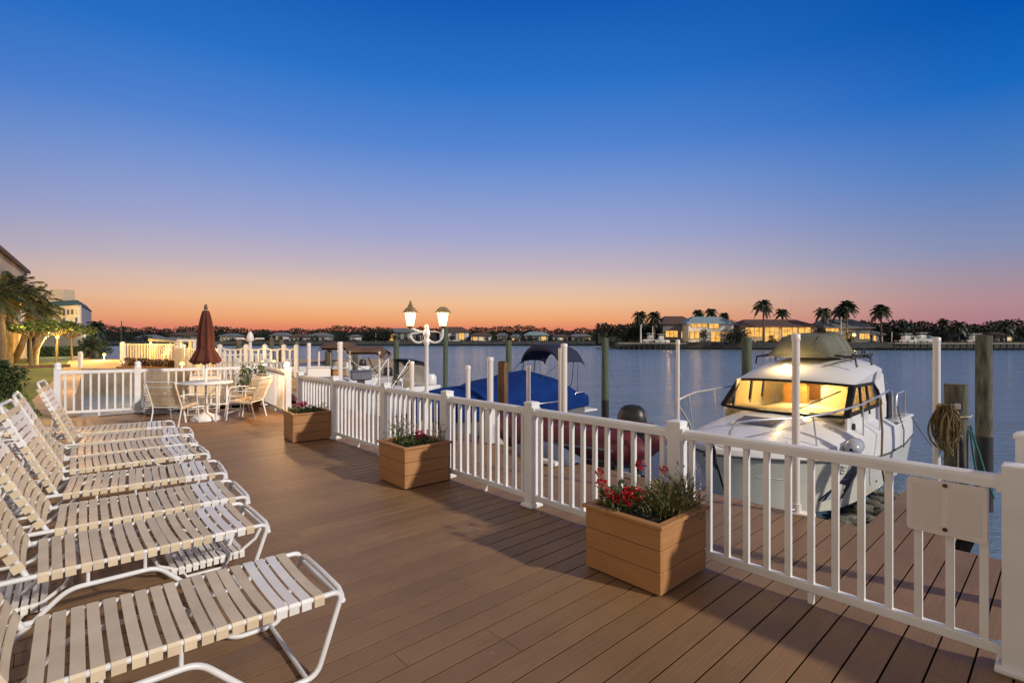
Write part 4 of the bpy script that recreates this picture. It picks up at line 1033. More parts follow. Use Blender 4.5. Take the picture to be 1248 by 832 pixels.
# ---------------------------------------------------------------- maroon inflatable dinghy with outboard
da, db_ = P(628, 525, 8.3), P(768, 530, 7.25); dd = db_-da; dd.z = 0
t = thing('inflatable_dinghy', 'maroon inflatable dinghy with a black outboard, behind the railing above the nearest planter', 'dinghy', Vector((da.x, da.y, -.22)), math.atan2(dd.y, dd.x))
Ld = dd.length; mb = MB(); r = .245
pts = [Vector((Ld+.40,-.42,.32)), Vector((Ld+.18,-.42,.32)), Vector((Ld*.7,-.42,.31)), Vector((.6,-.42,.32)), Vector((.25,-.36,.36)), Vector((.02,-.18,.41)), Vector((-.06,0,.43)), Vector((.02,.18,.41)), Vector((.25,.36,.36)), Vector((.6,.42,.32)), Vector((Ld*.7,.42,.31)), Vector((Ld+.18,.42,.32)), Vector((Ld+.40,.42,.32))]
mb.tube(pts, [.05]+[r]*3+[r,r,r,r,r]+[r]*3+[.05], 16); mb.build('tube', M['maroon'], t)
mb = MB(); mb.box((Ld*.5+.1,0,.18), (Ld-.1,.5,.12), ch=.03); mb.box((Ld-.05,0,.36), (.06,.55,.36)); mb.build('floor', M['darkgrey'], t)
mb = MB(); mb.tube([(x,-.42-r-.002,.33) for x in (.6,Ld*.5,Ld)], .02, 6); mb.tube([(x,-.42-r*.8,.17) for x in (.6,Ld*.5,Ld)], .016, 6); mb.build('rubbing_strip', M['tarp'], t)
mb = MB(); mb.loft([[Vector((Ld+.03+.20*s*math.cos(a), .17*s*math.sin(a), z)) for a in [2*math.pi*k/16 for k in range(16)]] for z, s in ((.40,.6),(.48,.95),(.57,1.05),(.70,1.05),(.80,.9),(.855,.55),(.87,.1))], True, True, True); om = mb.build('outboard_motor', M['dark'], t)
mb = MB(); mb.box((Ld+.08,0,.15), (.14,.10,.55), ch=.03); mb.box((Ld+.12,0,-.12), (.34,.03,.03)); mb.build('outboard_leg', M['dark'], t)
tb = UV(1.52, 4.55, .004)
t = thing('tarp_bundle', 'grey-blue tarp folded low on the dock edge beneath the maroon dinghy', 'tarp', tb, AF)
mb = MB(); mb.loft([[Vector((x, y*wd, z*h+.012*noise.noise(Vector((x*6,y*5,1))))) for y, z in ((-1,0),(-.95,.5),(-.6,.9),(0,1),(.6,.92),(.95,.5),(1,0))] for x, wd, h in ((-.55,.05,.03),(-.5,.16,.10),(-.2,.19,.18),(.15,.19,.20),(.45,.17,.12),(.55,.05,.03))]); mb.build('tarp_sheet', M['tarp'], t)
mb = MB(); mb.box((-.2,.24,.03), (.5,.10,.05), ch=.01); mb.build('white_edge_board', M['white'], t)
# litter of dock things right of the dinghy
t = thing('dock_cleat', 'grey dock cleat with line at the dock edge right of the dinghy', 'cleat', UV(1.5, 3.2, 0), AF)
mb = MB(); mb.tube([(-.13,0,.055),(-.05,0,.05),(.05,0,.05),(.13,0,.055)], .016, 7); mb.build('horn', M['steel'], t); mb = MB(); mb.box((0,0,.022), (.07,.04,.044), ch=.006); mb.build('foot', M['steel'], t)

# ---------------------------------------------------------------- twin lantern post
def lantern_post(label, x, Y, zl=1.787, finials=(True, False), s=1.0):
    t = thing('lantern_post', label, 'lamp post', (x, Y, 0))
    mb = MB(); mb.lathe([(.10,0),(.10,.10),(.075,.16),(.050,.24),(.038,.5),(.033,1.45),(.055,1.50),(.055,1.54),(.038,1.58),(.05,1.62),(.06,1.66),(.05,1.72),(.03,1.76),(.04,1.79),(.02,1.82),(0,1.84)], n=14); mb.build('post_shaft', M['white'], t)
    for k, sx in enumerate((-1, 1)):
        xo = sx*.285; mb = MB()
        mb.tube([(sx*.03,0,1.70)]+[(xo/2+ (xo/2-.0)*math.cos(a)*1.0, 0, 1.66+.155*math.sin(a)) for a in [math.pi+ (math.pi)*q/12 if sx > 0 else math.pi+math.pi*q/12 for q in range(13)]]+[(xo,0,zl-.03)] if sx > 0 else
                [(sx*.03,0,1.70)]+[(xo/2-(xo/2)*math.cos(a), 0, 1.66+.155*math.sin(a)) for a in [math.pi+math.pi*q/12 for q in range(13)]]+[(xo,0,zl-.03)], .019, 8)
        mb.tube([(xo*.2,0,1.70),(xo*.5,0,1.70),(xo*.85,0,1.68)], .008, 6)
        mb.build('arm', M['white'], t)
        mb = MB(); mb.lathe([(.02,-.04),(.035,-.03),(.035,-.012),(.06,-.01),(.066,.004),(.066,.012)], (xo,0,zl), 12); ba = mb.build('lantern_base', M['brass'], t)
        mb = MB(); rr = [[Vector((xo+r*math.cos(a), r*math.sin(a), z)) for a in [R(60*q) for q in range(6)]] for z, r in ((zl+.012,.060),(zl+.245,.10))]
        mb.loft(rr, False, True); gl = mb.build('lantern_glass', M['lampglass'], t)
        mb = MB()
        for q in range(6): mb.tube([rr[0][q], rr[1][q]], .0055, 5)
        mb.build('lantern_frame', M['brass'], gl)
        mb = MB(); mb.lathe([(.0,zl+.248),(.142,zl+.243),(.145,zl+.25),(.125,zl+.27),(.07,zl+.335),(.045,zl+.345)]+([(.04,zl+.36),(.05,zl+.37),(.02,zl+.40),(.03,zl+.41),(.012,zl+.43),(.018,zl+.445),(0,zl+.465)] if finials[k] else [(0,zl+.347)]), (xo,0,0), 6, False); mb.build('lantern_roof', M['brass'], t)
        point((x+xo, Y, zl+.12), 42.0, (1,.66,.32), .06)
    return t
lantern_post('white post with two lit lanterns on curved arms, the left one with a finial', (520-CX)/F*9.0, 9.0)
# lit cap on the gate post, and the marina light with two arms
t = thing('post_lamp', 'glowing lamp on top of the short railing post by the gate', 'lamp', Vector((-4.58,10.42,1.005)))
mb = MB(); mb.lathe([(.05,0),(.055,.012),(.03,.02),(0,.022)], n=10); mb.build('lamp_foot', M['white'], t)
mb = MB(); mb.lathe([(.03,.02),(.05,.04),(.05,.075),(.02,.10),(0,.105)], n=12); mb.build('lamp_shade', M['bulb'], t)
point((-4.62,10.25,1.25), 85.0, (1,.56,.20), .08)
# ---------------------------------------------------------------- vegetation builders
def frond(mb, o, az, el, L, nl, lw, droop, wid, plane=False):
    o = Vector(o); h = Vector((math.cos(az), math.sin(az), 0)); pts = []
    for k in range(8):
        q = k/7; pts.append(o+h*L*q*math.cos(el)*(1-.18*q*q)+Vector((0,0,L*(math.sin(el)*q-droop*q*q))))
    mb.tube(pts, [lw*.35*(1-.8*k/7) for k in range(8)], 3, False)
    side = Vector((-h.y, h.x, 0))
    for k in range(1, nl+1):
        q = .10+.90*k/nl; i = min(6, int(q*7)); f = q*7-i; p = pts[i]*(1-f)+pts[i+1]*f; tg = (pts[i+1]-pts[i]).normalized()
        ll = wid*L*(math.sin(math.pi*min(1,q*.93+.07))**.6)*random.uniform(.8,1.1)
        for s in (-1, 1):
            d = (side*s*.85+tg*.75+Vector((0,0,random.uniform(-.45,.1)))).normalized(); n_ = d.cross(tg).normalized()
            w_ = d.cross(n_).normalized()*lw*.5
            mb.add([p-w_, p+w_, p+w_*.7+d*ll*.55+Vector((0,0,-.05*ll)), p+d*ll+Vector((0,0,-.28*ll)), p-w_*.7+d*ll*.55+Vector((0,0,-.05*ll))], [(0,1,2,3,4)])
def palm(label, base, top, L=2.2, nf=30, nl=22, lw=.05, tr=.14, dead=0, wid=.26, lo=-.5, hi=1.3, grp=None, bend=.3, loc=None, droop=.45, name='palm_tree'):
    base = Vector(base); top = Vector(top); t = thing(name, label, 'palm tree', base, 0, grp); e = top-base
    mb = MB(); n = 12; pts = [e*(k/n)+Vector((bend*math.sin(math.pi*k/n)*.6, 0, 0)) for k in range(n+1)]
    mb.tube(pts, [tr*(1.25-.45*k/n)*(1.06 if k % 2 else .98) for k in range(n+1)], 9); mb.build('trunk', M['bark'], t)
    mb = MB()
    for k in range(nf):
        q = (k+.5)/nf; el = lo+(hi-lo)*q; frond(mb, pts[-1]+Vector((0,0,.05)), k*2.39996+random.uniform(-.2,.2), el, L*random.uniform(.85,1.1), nl, lw, droop+.12*random.random(), wid)
    mb.build('crown', M['frond'], t)
    if dead:
        mb = MB()
        for k in range(dead): frond(mb, pts[-1]-Vector((0,0,.15)), k*2.4, -1.15+random.uniform(-.15,.15), L*random.uniform(.5,.8), nl//2, lw*1.3, .05, wid*.6)
        mb.build('dead_fronds', M['frond_dry'], t)
    return t
def crown_leaves(mb, clumps, n, ls, flat=1.0):
    for (c, r) in clumps:
        c = Vector(c)
        for i in range(n):
            d = Vector((random.gauss(0,1), random.gauss(0,1), random.gauss(0,1))).normalized()
            p = c+Vector((d.x*r, d.y*r, d.z*r*.75*flat))*random.uniform(.45,1.05)**.8
            mb.leaf(p, d+Vector((random.uniform(-.6,.6), random.uniform(-.6,.6), random.uniform(-.3,.6))), ls*random.uniform(.6,1.3), ls*random.uniform(.4,.8))
def bushy(label, base, H, Wd, n=26, lv=36, ls=.5, mat='leaf_dark', trunk=.12, low=.25, name='shore_tree', cat='tree', grp=None, seed=None):
    t = thing(name, label, cat, base, 0, grp)
    mb = MB(); mb.tube([(0,0,-.2),(.04*H,.02*H,H*.35),(.0,.0,H*.75)], [trunk*H*.16, trunk*H*.12, trunk*H*.05], 7)
    cl = []
    for i in range(n):
        a = random.uniform(0,6.28); q = random.random(); z = H*(low+(.92-low)*q); rr = Wd*.5*math.sin(math.pi*(.15+.78*q))**.8*random.random()**.5*.85
        cl.append(((rr*math.cos(a), rr*math.sin(a), z), Wd*random.uniform(.11,.2)))
        if i % 3 == 0: mb.tube([(0,0,H*.4),(rr*.9*math.cos(a), rr*.9*math.sin(a), z)], [trunk*H*.06, trunk*H*.02], 5, False)
    mb.build('trunk', M['bark'], t)
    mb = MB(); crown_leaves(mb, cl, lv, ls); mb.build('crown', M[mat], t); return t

# ---------------------------------------------------------------- apartment building at the left edge
bdir = Vector((-7.9,10,0)).normalized(); bo = Vector((-37.9,40,0)); bout = Vector((bdir.y, -bdir.x, 0))   # bout points to the lawn
ang = math.atan2(-bdir.y, -bdir.x)
apt = thing('apartment_building', 'tan apartment building with lit arcade and balcony behind the palms at the left edge', 'building', bo, ang)
# local x runs from the far corner toward the camera, local y: inside is -y ... checked below
ys = -1 if (Matrix.Rotation(ang,3,'Z') @ Vector((0,1,0))).dot(bout) > 0 else 1
def B3(x, y, z): return Vector((x, ys*y, z))                     # y grows into the building
def bx(mb, x0, x1, y0, y1, z0, z1, ch=0): mb.box(B3((x0+x1)/2, (y0+y1)/2, (z0+z1)/2), (abs(x1-x0), abs(y1-y0), z1-z0), ch=ch)
LB = 24
mb = MB(); bx(mb, 0, LB, 2.2, 12, 0, 6.6); bx(mb, 0, .3, 0, 2.197, 0, 6.6); bx(mb, .302, LB, .005, .30, 4.7, 6.598); mb.build('wall', M['stucco'], apt)
mb = MB(); mb.plate([B3(-.25,-.2,6.62), B3(LB,-.2,6.62), B3(LB,5.8,8.6), B3(-.5,5.8,8.6)], .22, (0,0,1)); mb.plate([B3(-.5,12.5,6.62), B3(LB,12.5,6.62), B3(LB,5.82,8.6), B3(-.5,5.82,8.6)], .22, (0,0,1)); mb.build('roof', M['roof_brown'], apt)
mb = MB(); bx(mb, .302, LB, -.1, 2.19, 2.25, 2.75); mb.build('balcony_slab', M['stucco'], apt)
for k in range(5):
    x = .9+4.6*k; mb = MB(); bx(mb, x-.18, x+.18, 0, .36, 0, 2.245); mb.build('column', M['stucco'], apt)
    mb = MB(); bx(mb, x-.16, x+.16, .02, .28, 2.755, 4.695); mb.build('column', M['stucco'], apt)
    mb = MB()
    for q in range(24):
        xx = x+.2+q*.175; mb.tube([B3(xx,.1,2.78), B3(xx+.1,.1,3.2), B3(xx,.1,3.62)], .03, 4)
    bx(mb, x+.18, x+4.4, .05, .16, 3.63, 3.73); mb.build('balcony_railing', M['white_far'], apt)
    mb = MB(); bx(mb, x+1.1, x+3.0, 2.14, 2.19, 2.8, 4.5); w_ = mb.build('window', M['lit'], apt)
    mb = MB(); bx(mb, x+2.0, x+2.08, 2.10, 2.13, 2.8, 4.5); bx(mb, x+1.0, x+3.1, 2.10, 2.13, 4.503, 4.62); mb.build('window_frame', M['white_far'], w_)
    mb = MB(); bx(mb, x+.8, x+2.0, 2.14, 2.19, 0.02, 2.1); mb.build('door', M['wood'], apt)
RM = Matrix.Translation(bo) @ Matrix.Rotation(ang, 4, 'Z')
for x in (1.8, 7.5, 13): point(RM @ B3(x, 1.0, 4.4), 190, (1,.50,.12), .2); point(RM @ B3(x, .9, 1.9), 120, (1,.50,.12), .2)
# palms and garden trees
def PX(px, y, Y): return P(px, y, Y)
def GX(px, Y, z=-.03): return Vector(((px-CX)/F*Y, Y, z))
palm('tall palm at the left edge, its dark crown against the building and leaning trunk', GX(11,31), P(17,356,31), 2.2, 34, 22, .05, .17, 7, bend=-.25, lo=-.45, wid=.24, droop=.34)
palm('palm just right of the tallest one, with brown hanging fronds', GX(16,33), P(40,368,33), 1.9, 32, 20, .05, .16, 16, bend=.35, lo=-.5, wid=.24, droop=.34)
palm('smallest front palm with brown skirt, right of the two leaning palms', GX(36,34), P(50,380,34), 1.6, 28, 18, .05, .13, 14, lo=-.5, wid=.24, droop=.34)
palm('dim palm behind the tallest left palm, cut by the picture edge', GX(2,29), P(-4,362,29), 2.0, 30, 20, .05, .16, 6, lo=-.5, wid=.24, droop=.34)
def umbrella_tree(label, base, top, Wd, hh, tm, n=22, lv=46, bend=0.0):
    base = Vector(base); top = Vector(top); t = thing('garden_tree', label, 'tree', base); e = top-base
    mb = MB(); pts = [e*(k/7)+Vector((bend*math.sin(math.pi*k/7), 0, 0)) for k in range(8)]; mb.tube(pts, [.085-.005*k for k in range(8)], 8)
    cl = []
    for i in range(n):
        a = random.uniform(0,6.28); r = Wd/2*random.random()**.5; p = e+Vector((r*math.cos(a), r*math.sin(a)*.7, hh*(.5*random.random()+.25)*(1-.5*r/Wd)))
        cl.append((p, Wd*.11)); 
        if i % 2 == 0: mb.tube([e*.86, p], [.045,.015], 5, False)
    mb.build('trunk', M[tm], t); mb = MB(); crown_leaves(mb, cl, lv, .17, .6); mb.build('crown', M['hedge'], t); return t
umbrella_tree('flat-topped garden tree with a dark upright trunk on the lawn', GX(38,30), P(37,407,30), 2.1, .9, 'bark')
umbrella_tree('flat-topped garden tree with a pale lit curving trunk', GX(45,31), P(60,404,31), 2.3, .8, 'pale_bark', bend=-.25)
umbrella_tree('flat-topped garden tree glowing yellow from the lamp under its crown', GX(69,32), P(70,406,32), 2.6, .9, 'bark')
umbrella_tree('flat-topped garden tree at the right end of the white garden wall', GX(88,37), P(86,408,37), 2.9, .9, 'bark')
lp = P(70,411,31.6); t = thing('garden_lamp', 'small bright lamp hung under the crown of the glowing garden tree', 'lamp', lp)
mb = MB(); mb.lathe([(0,-.09),(.07,-.06),(.09,0),(.07,.06),(0,.09)], n=10); mb.build('lamp_globe', M['bulb_far'], t); mb = MB(); mb.tube([(0,0,.08),(0,0,.4)], .015, 5); mb.build('cord', M['dark'], t)
point(lp+Vector((0,-.35,-.05)), 420, (1,.62,.12), .1)
for px, Y, e in ((26,29.5,60), (62,28.4,430), (84,33,700), (20,22,70)): point(Vector(((px-CX)/F*Y, Y, 2.3)), e, (1,.62,.14), .15)
# garden wall, hedge, lawn edging, dark shrub
wa, wb = GX(44,54,0), GX(103,46,0); dv = wb-wa
t = thing('garden_wall', 'tall white panelled garden wall at the far end of the lawn', 'wall', wa, math.atan2(dv.y, dv.x)); n = 4
for k in range(n):
    x0 = dv.length*k/n; x1 = dv.length*(k+1)/n; mb = MB(); mb.box(((x0+x1)/2,0,1.0), (x1-x0-.12,.08,1.95)); mb.build('wall_panel', M['stucco_white'], t)
for k in range(n+1):
    mb = MB(); mb.box((dv.length*k/n,0,1.02), (.1,.14,2.04)); mb.build('post', M['white_far'], t)
t = thing('clipped_hedge', 'low clipped dark hedge in front of the white garden wall', 'hedge', GX(62,46))
mb = MB()
for i in range(3600):
    x = random.uniform(-2.5,2.5); z = random.uniform(.05,.85); y = random.uniform(-.35,.35); p = Vector((x,y,z))
    mb.leaf(p, (random.uniform(-1,1), random.uniform(-1,.2), random.uniform(-.3,1)), .15, .10)
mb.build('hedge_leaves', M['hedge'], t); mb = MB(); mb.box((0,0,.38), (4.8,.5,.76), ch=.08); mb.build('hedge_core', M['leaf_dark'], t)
mb = MB(); a, c = GX(12,27), GX(86,28.5); mb.bar((0,0,.08), c-a+Vector((0,0,.08)), .16, .20)
o = mb.build('lawn_edging', M['brownpost']); o.location = a; tag(o, 'low brown timber edging across the lawn in front of the garden trees', 'edging')
bushy('dark rounded shrub at the left edge beside the sidewalk, above the lounger backs', GX(-6,13.5), 1.0, 1.35, 34, 90, .085, 'hedge', .05, .05, 'round_shrub', 'shrub')
bushy('green bush behind the white post at the far end of the sidewalk', GX(112,42), 1.7, 2.2, 26, 90, .12, 'hedge', .05, .05, 'round_shrub', 'shrub')
bushy('second bush right of the sidewalk end, lit from the right', GX(123,44), 1.4, 1.8, 22, 80, .12, 'hedge', .05, .05, 'round_shrub', 'shrub')
palm('small bushy palm beside the sidewalk end', GX(109,41), P(109,423,41), 1.3, 26, 14, .07, .10, wid=.3, lo=-.4)
palm('dark distant palm right of the hotel against the pink sky', GX(117,110), P(117,398,110), 2.6, 26, 10, .3, .3, wid=.3, lo=-.6)
# hotel in the distance
hc, hr, hl = GX(97,172,0), GX(111.5,215,0), GX(58,181,0)
hot = thing('hotel_building', 'distant five storey hotel with green roof and lit windows above the garden trees', 'building', hc)
ev = 12.7
def quadwall(name, a, c, z0, z1, mt, th=.5):
    a = a-hc; c = c-hc; n_ = Vector((-(c-a).y, (c-a).x, 0)).normalized(); mb = MB(); mb.plate([a+Vector((0,0,z0)), c+Vector((0,0,z0)), c+Vector((0,0,z1)), a+Vector((0,0,z1))], th, n_); return mb.build(name, M[mt], hot)
quadwall('wall', hl, hc, 0, ev, 'stucco'); quadwall('wall', hc, hr, 0, ev, 'stucco_grey')
bk = hl+(hr-hc)
mb = MB(); ctr = (hl+hr)/2-hc; cr_ = [hl-hc, Vector((0,0,0)), hr-hc, bk-hc]; o4 = [ctr+(p-ctr)*1.05+Vector((0,0,ev+.05)) for p in cr_]; i4 = [ctr+(p-ctr)*.75+Vector((0,0,ev+2.2)) for p in cr_]
mb.loft([o4, i4], False, True, True); mb.build('roof', M['roof_green'], hot)
mb = MB(); mb.box(Vector(P(76,362,192))-hc, (5,5,5.5)); mb.build('stair_tower', M['stucco'], hot)
fd_ = (hc-hl); L_ = fd_.length; fd_.normalize(); nn = Vector((fd_.y, -fd_.x, 0))
for fl in range(4):
    for kx in range(5):
        s = L_*(.38+.125*kx); z0 = 1.4+2.75*fl; p = hl-hc+fd_*s+nn*.04; lit_ = (fl, kx) in ((3,4),(2,2),(2,3),(1,2),(1,3),(1,4),(0,1),(2,0),(0,4))
        mb = MB(); mb.plate([p+Vector((0,0,z0)), p+fd_*1.3+Vector((0,0,z0)), p+fd_*1.3+Vector((0,0,z0+1.7)), p+Vector((0,0,z0+1.7))], .1, nn); wn = mb.build('window', M['lit_pale' if kx != 4 else 'lit'] if lit_ else M['glassdark'], hot)
mb = MB(); mb.tube([P(148,418,150)-hc+Vector((0,0,-3)), P(148,391,150)-hc], .14, 6); o = mb.build('flag_pole', M['pile_dark']); o.location = hc; tag(o, 'thin dark mast standing alone right of the hotel', 'mast')

# ---------------------------------------------------------------- marina at the left: lit railings, docks, boats
def far_fence(label, pts, h, scallop=False, group=None, step=.23, pw=.07):
    b0 = Vector(pts[0]); t = thing('marina_railing', label, 'fence', b0, 0, group)
    for i, p in enumerate(pts):
        p = Vector(p)-b0; mb = MB(); mb.box(p+Vector((0,0,(h+.08)/2)), (.13,.13,h+.08)); po = mb.build('post', M['white_far'], t)
        mb = MB(); mb.lathe([(.10,0),(.10,.03),(0,.09)], p+Vector((0,0,h+.08)), 4, False, math.pi/4); mb.build('post_cap', M['white_far'], po)
    for a, c in zip(pts, pts[1:]):
        a = Vector(a)-b0; c = Vector(c)-b0; d_ = c-a; n = max(2, int(d_.length/step)); mb = MB()
        mb.bar(a+Vector((0,0,.12)), c+Vector((0,0,.12)), .05, .06); rail_ = []
        for k in range(n+1):
            q = k/n; zt = h-(.09*math.sin(math.pi*q) if scallop else 0); p = a+d_*q; rail_.append(p+Vector((0,0,zt)))
            if 0 < k < n: mb.bar(p+Vector((0,0,.1)), p+Vector((0,0,zt)), pw, pw, up=(1,0,0))
        for r0, r1 in zip(rail_, rail_[1:]): mb.bar(r0, r1, .07, .06)
        mb.build('picket_panel', M['white_far'], t)
    return t
far_fence('yellow-lit white railing at the sidewalk end, beyond the small basin', [GX(150,32,0), GX(184,30.5,0), GX(215,28.5,0)], 1.22, step=.30, pw=.085)
far_fence('bright lit white railing left of the closed umbrella', [GX(215,27.2,0), GX(243,25.2,0), GX(268,24,0)], 1.05)
far_fence('white scalloped railing across the marina dock right of the umbrella', [GX(268,21.5,0), GX(300,21.3,0), GX(323,21.1,0), GX(346,20.9,0), GX(361,20.8,0)], 1.18, True)
far_fence('lower white railing in front of the scalloped marina railing', [GX(268,17.8,-.25), GX(290,17.6,-.25), GX(325,17.4,-.25), GX(352,17.2,-.25)], 1.0)
mb = MB(); mb.prism([(-12.6,20.2),(-8.2,20.0),(-8.2,22.4),(-15,28),(-17,27.5)], -.35, -.01); mb.prism([(-10.6,16.6),(-7.2,16.4),(-7.2,19.9),(-10.6,19.99)], -.55, -.26)
struct(mb.build('marina_dock', M['walk']))
mb = MB(); mb.prism([(-21.9,26.15),(-9.0,26.15),(-4.6,28.4),(-4.6,28.38),(-9,26.1),(-21.9,26.1)], WZ-1, .03)
struct(mb.build('basin_wall', M['seawall']))
for px, y0, Y in ((98,430,27.5), (149,418,31)):
    x = (px-CX)/F*Y; zt = HC-(y0-HY)/F*Y; mb = MB(); mb.box((0,0,zt/2), (.16,.16,zt)); mb.lathe([(.11,0),(.11,.03),(0,.1)], (0,0,zt), 4, False, math.pi/4)
    o = mb.build('gate_post', M['white_far']); o.location = (x, Y, 0); tag(o, 'white gate post at the left end of the lit basin walkway' if px < 100 else 'tall white gate post where the yellow-lit railing begins', 'post')
t = thing('flower_bed', 'dark red flower bed along the basin edge in front of the yellow-lit railing', 'flower bed', GX(185,27.6,0))
mb = MB()
for i in range(1500):
    x = random.uniform(-1.55,1.7); p = Vector((x, random.uniform(-.3,.3)-x*.1, random.uniform(.02,.42)*(1-.25*x/1.7)))
    mb.leaf(p, (random.uniform(-1,1), random.uniform(-1,1), random.uniform(0,1)), .12, .08)
mb.build('foliage', M['brownpost'], t); mb = MB(); mb.box((.05,0,.03), (3.4,.7,.1)); mb.build('bed_edge', M['wood'], t)
t = thing('marina_light', 'white T-shaped marina light with two arms above the scalloped railing', 'lamp post', GX(305,24,0)); zt = HC-(404-HY)/F*24
mb = MB(); mb.tube([(0,0,-.3),(0,0,zt)], .07, 8); mb.lathe([(.13,-.45),(.16,-.3),(.11,-.1),(.03,.0),(0,.03)], (0,0,zt), 10); mb.build('post_shaft', M['white_far'], t)
for s in (-1,1):
    mb = MB(); mb.tube([(0,0,zt-.42),(s*.25,0,zt-.36),(s*.45,0,zt-.33)], .04, 6); mb.box((s*.45,0,zt-.33), (.34,.2,.08), ch=.02); mb.build('arm', M['white_far'], t)
glow = [(222,443,24.6,'bright round yellow lamp low on the lit railing left of the umbrella',60,.10),(127,432,37,'yellow lamp glowing at the end of the sidewalk beside the lit railing',700,.11),(320,441,19.5,'warm lamp at the foot of the scalloped railing, left of the pair',26,.055),(334,440,19.3,'warm lamp at the foot of the scalloped railing, right of the pair',26,.055),(225,421,26,'small white lamp on the boat roof at the lit railing',26,.05),(160,428,35,'lamp hidden low behind the yellow-lit railing pickets',90,.07),(200,432,29,'lamp behind the pickets near the dark flower bed',60,.06)]
for px, py, Y, lb, e, r in glow:
    p = P(px, py, Y); t = thing('railing_lamp', lb, 'lamp', p)
    mb = MB(); mb.lathe([(0,-r),(r*.8,-r*.6),(r,0),(r*.8,r*.6),(0,r)], n=10); mb.build('lamp_globe', M['bulb_far'], t); mb = MB(); mb.tube([(0,0,-r),(0,0,-p.z)], .03, 6); mb.build('stem', M['white_far'], t)
    point(p+Vector((0,-r-.25,.15)), e, (1,.58,.13), .1)
point((-17.5,28.2,.9), 70, (1,.55,.12), .2); point((-14.2,24.0,1.0), 45, (1,.6,.2), .2); point((-10.5,20.2,1.2), 30, (1,.66,.28), .2); point((-21.5,29.5,1.6), 260, (1,.5,.10), .2); point((-13.2,15.4,1.7), 190, (1,.5,.12), .2); point((-17.8,20.9,1.7), 330, (1,.5,.12), .2)
point((-150,150,9), 42000, (1,.70,.34), 1.0); point(GX(72,43,1.6), 420, (1,.8,.5), .2)  # the second is an unseen light added to brighten the garden wall
# motorboats in slips
def runabout(label, loc, rz, L=4.6, hb_=.95, gh=.75, cover=None, sc_=1.0):
    t = thing('motorboat', label, 'boat', loc, rz, 'small white motorboats at the left marina')
    xs = [0,.06,.18,.35,.6,.85,1]; bs = [.03,.35,.68,.9,1,1,.94]
    mb = MB()
    for s in (-1,1):
        secs = []
        for x, b in zip(xs, bs):
            q = [Vector((x*L, s*b*hb_, gh*(1.15-.15*x))), Vector((x*L+.15*(1-x), s*b*hb_*.98, gh*.55)), Vector((x*L+.4*(1-x), s*b*hb_*.8, .1)), Vector((x*L+.6*(1-x), 0, -.15))]
            secs.append(q if s < 0 else q[::-1])
        mb.loft(secs)
    mb.add([Vector((L,-.94*hb_,gh)), Vector((L,-.92*hb_,gh*.55)), Vector((L,-.75*hb_,.1)), Vector((L,.75*hb_,.1)), Vector((L,.92*hb_,gh*.55)), Vector((L,.94*hb_,gh))], [tuple(range(6))])
    mb.build('hull', M['gel'], t)
    mb = MB(); mb.loft([[Vector((x*L, y*b*hb_, gh*(1.15-.15*x)+.10*(1-y*y))) for y in (-1,-.6,0,.6,1)] for x, b in zip(xs[:5], bs[:5])]); mb.build('foredeck', M['gel'], t)
    mb = MB()
    for s in (-1,1): mb.box((.80*L, s*.86*hb_, gh+.03), (.42*L,.16,.10), ch=.03)
    mb.box((L-.06,0,gh), (.14,1.7*hb_,.16), ch=.03); mb.box((.8*L,0,gh*.35), (.4*L,1.6*hb_,.04)); mb.build('cockpit', M['gel'], t)
    mb = MB(); mb.loft([[Vector((.50*L-.25*(1-y*y), y*.7*hb_, gh*1.12)) for y in (-1,-.5,0,.5,1)], [Vector((.56*L-.22*(1-y*y), y*.62*hb_, gh*1.12+.38)) for y in (-1,-.5,0,.5,1)]]); mb.build('windshield', M['sideglass'], t)
    for y in (-.4,.4):
        mb = MB(); mb.box((.66*L,y*hb_,gh*.8), (.40,.42,.14), ch=.03); mb.box((.71*L,y*hb_,gh*1.1), (.12,.42,.5), ch=.03); mb.build('seat', M['gel'], t)
    mb = MB(); mb.loft([[Vector((L+.2+.2*s*math.cos(a), .17*s*math.sin(a), z)) for a in [2*math.pi*k/12 for k in range(12)]] for z, s in ((.2,.4),(.7,.7),(.78,1),(1.05,1),(1.15,.6))], True, True, True); mb.build('outboard_motor', M['gel' if cover else 'dark'], t)
    if cover:
        mb = MB(); rows = []
        for x, z in cover: rows.append([Vector((x*L, y*.8*hb_, z-.05*abs(y)**3)) for y in (-1,-.5,0,.5,1)])
        mb.loft(rows); mb.loft([[p-Vector((0,0,.06)) for p in r][::-1] for r in rows]); mb.build('bimini_top', M['pile_dark'], t)
        for s in (-1,1):
            y = s*.8*hb_; a = cover[0]; q = cover[-1]
            for p0, p1 in (((.85*L,y,gh),(a[0]*L,y,a[1])), ((.45*L,y,gh*1.1),(q[0]*L,y,q[1]))):
                mb = MB(); mb.tube([p0,p1], .014, 5); mb.build('bimini_pole', M['steel'], t)
    return t
def slip(px, Y, z=WZ): return Vector(((px-CX)/F*Y, Y, z))
runabout('small white motorboat with a torn black folding top left of the lantern post', slip(408,15.0,-.80), TH+.1, 3.4, .75, cover=((.86,1.55),(.82,1.66),(.74,1.72),(.66,1.70)))
runabout('small white motorboat under the brown canvas roof, its stern hidden by poles', slip(362,17.5,-.72), TH+.15, 3.6, .8)
runabout('white motorboat lying farther out behind the brown canvas roof', slip(352,24,-.7), TH+.2, 4.0, .85)
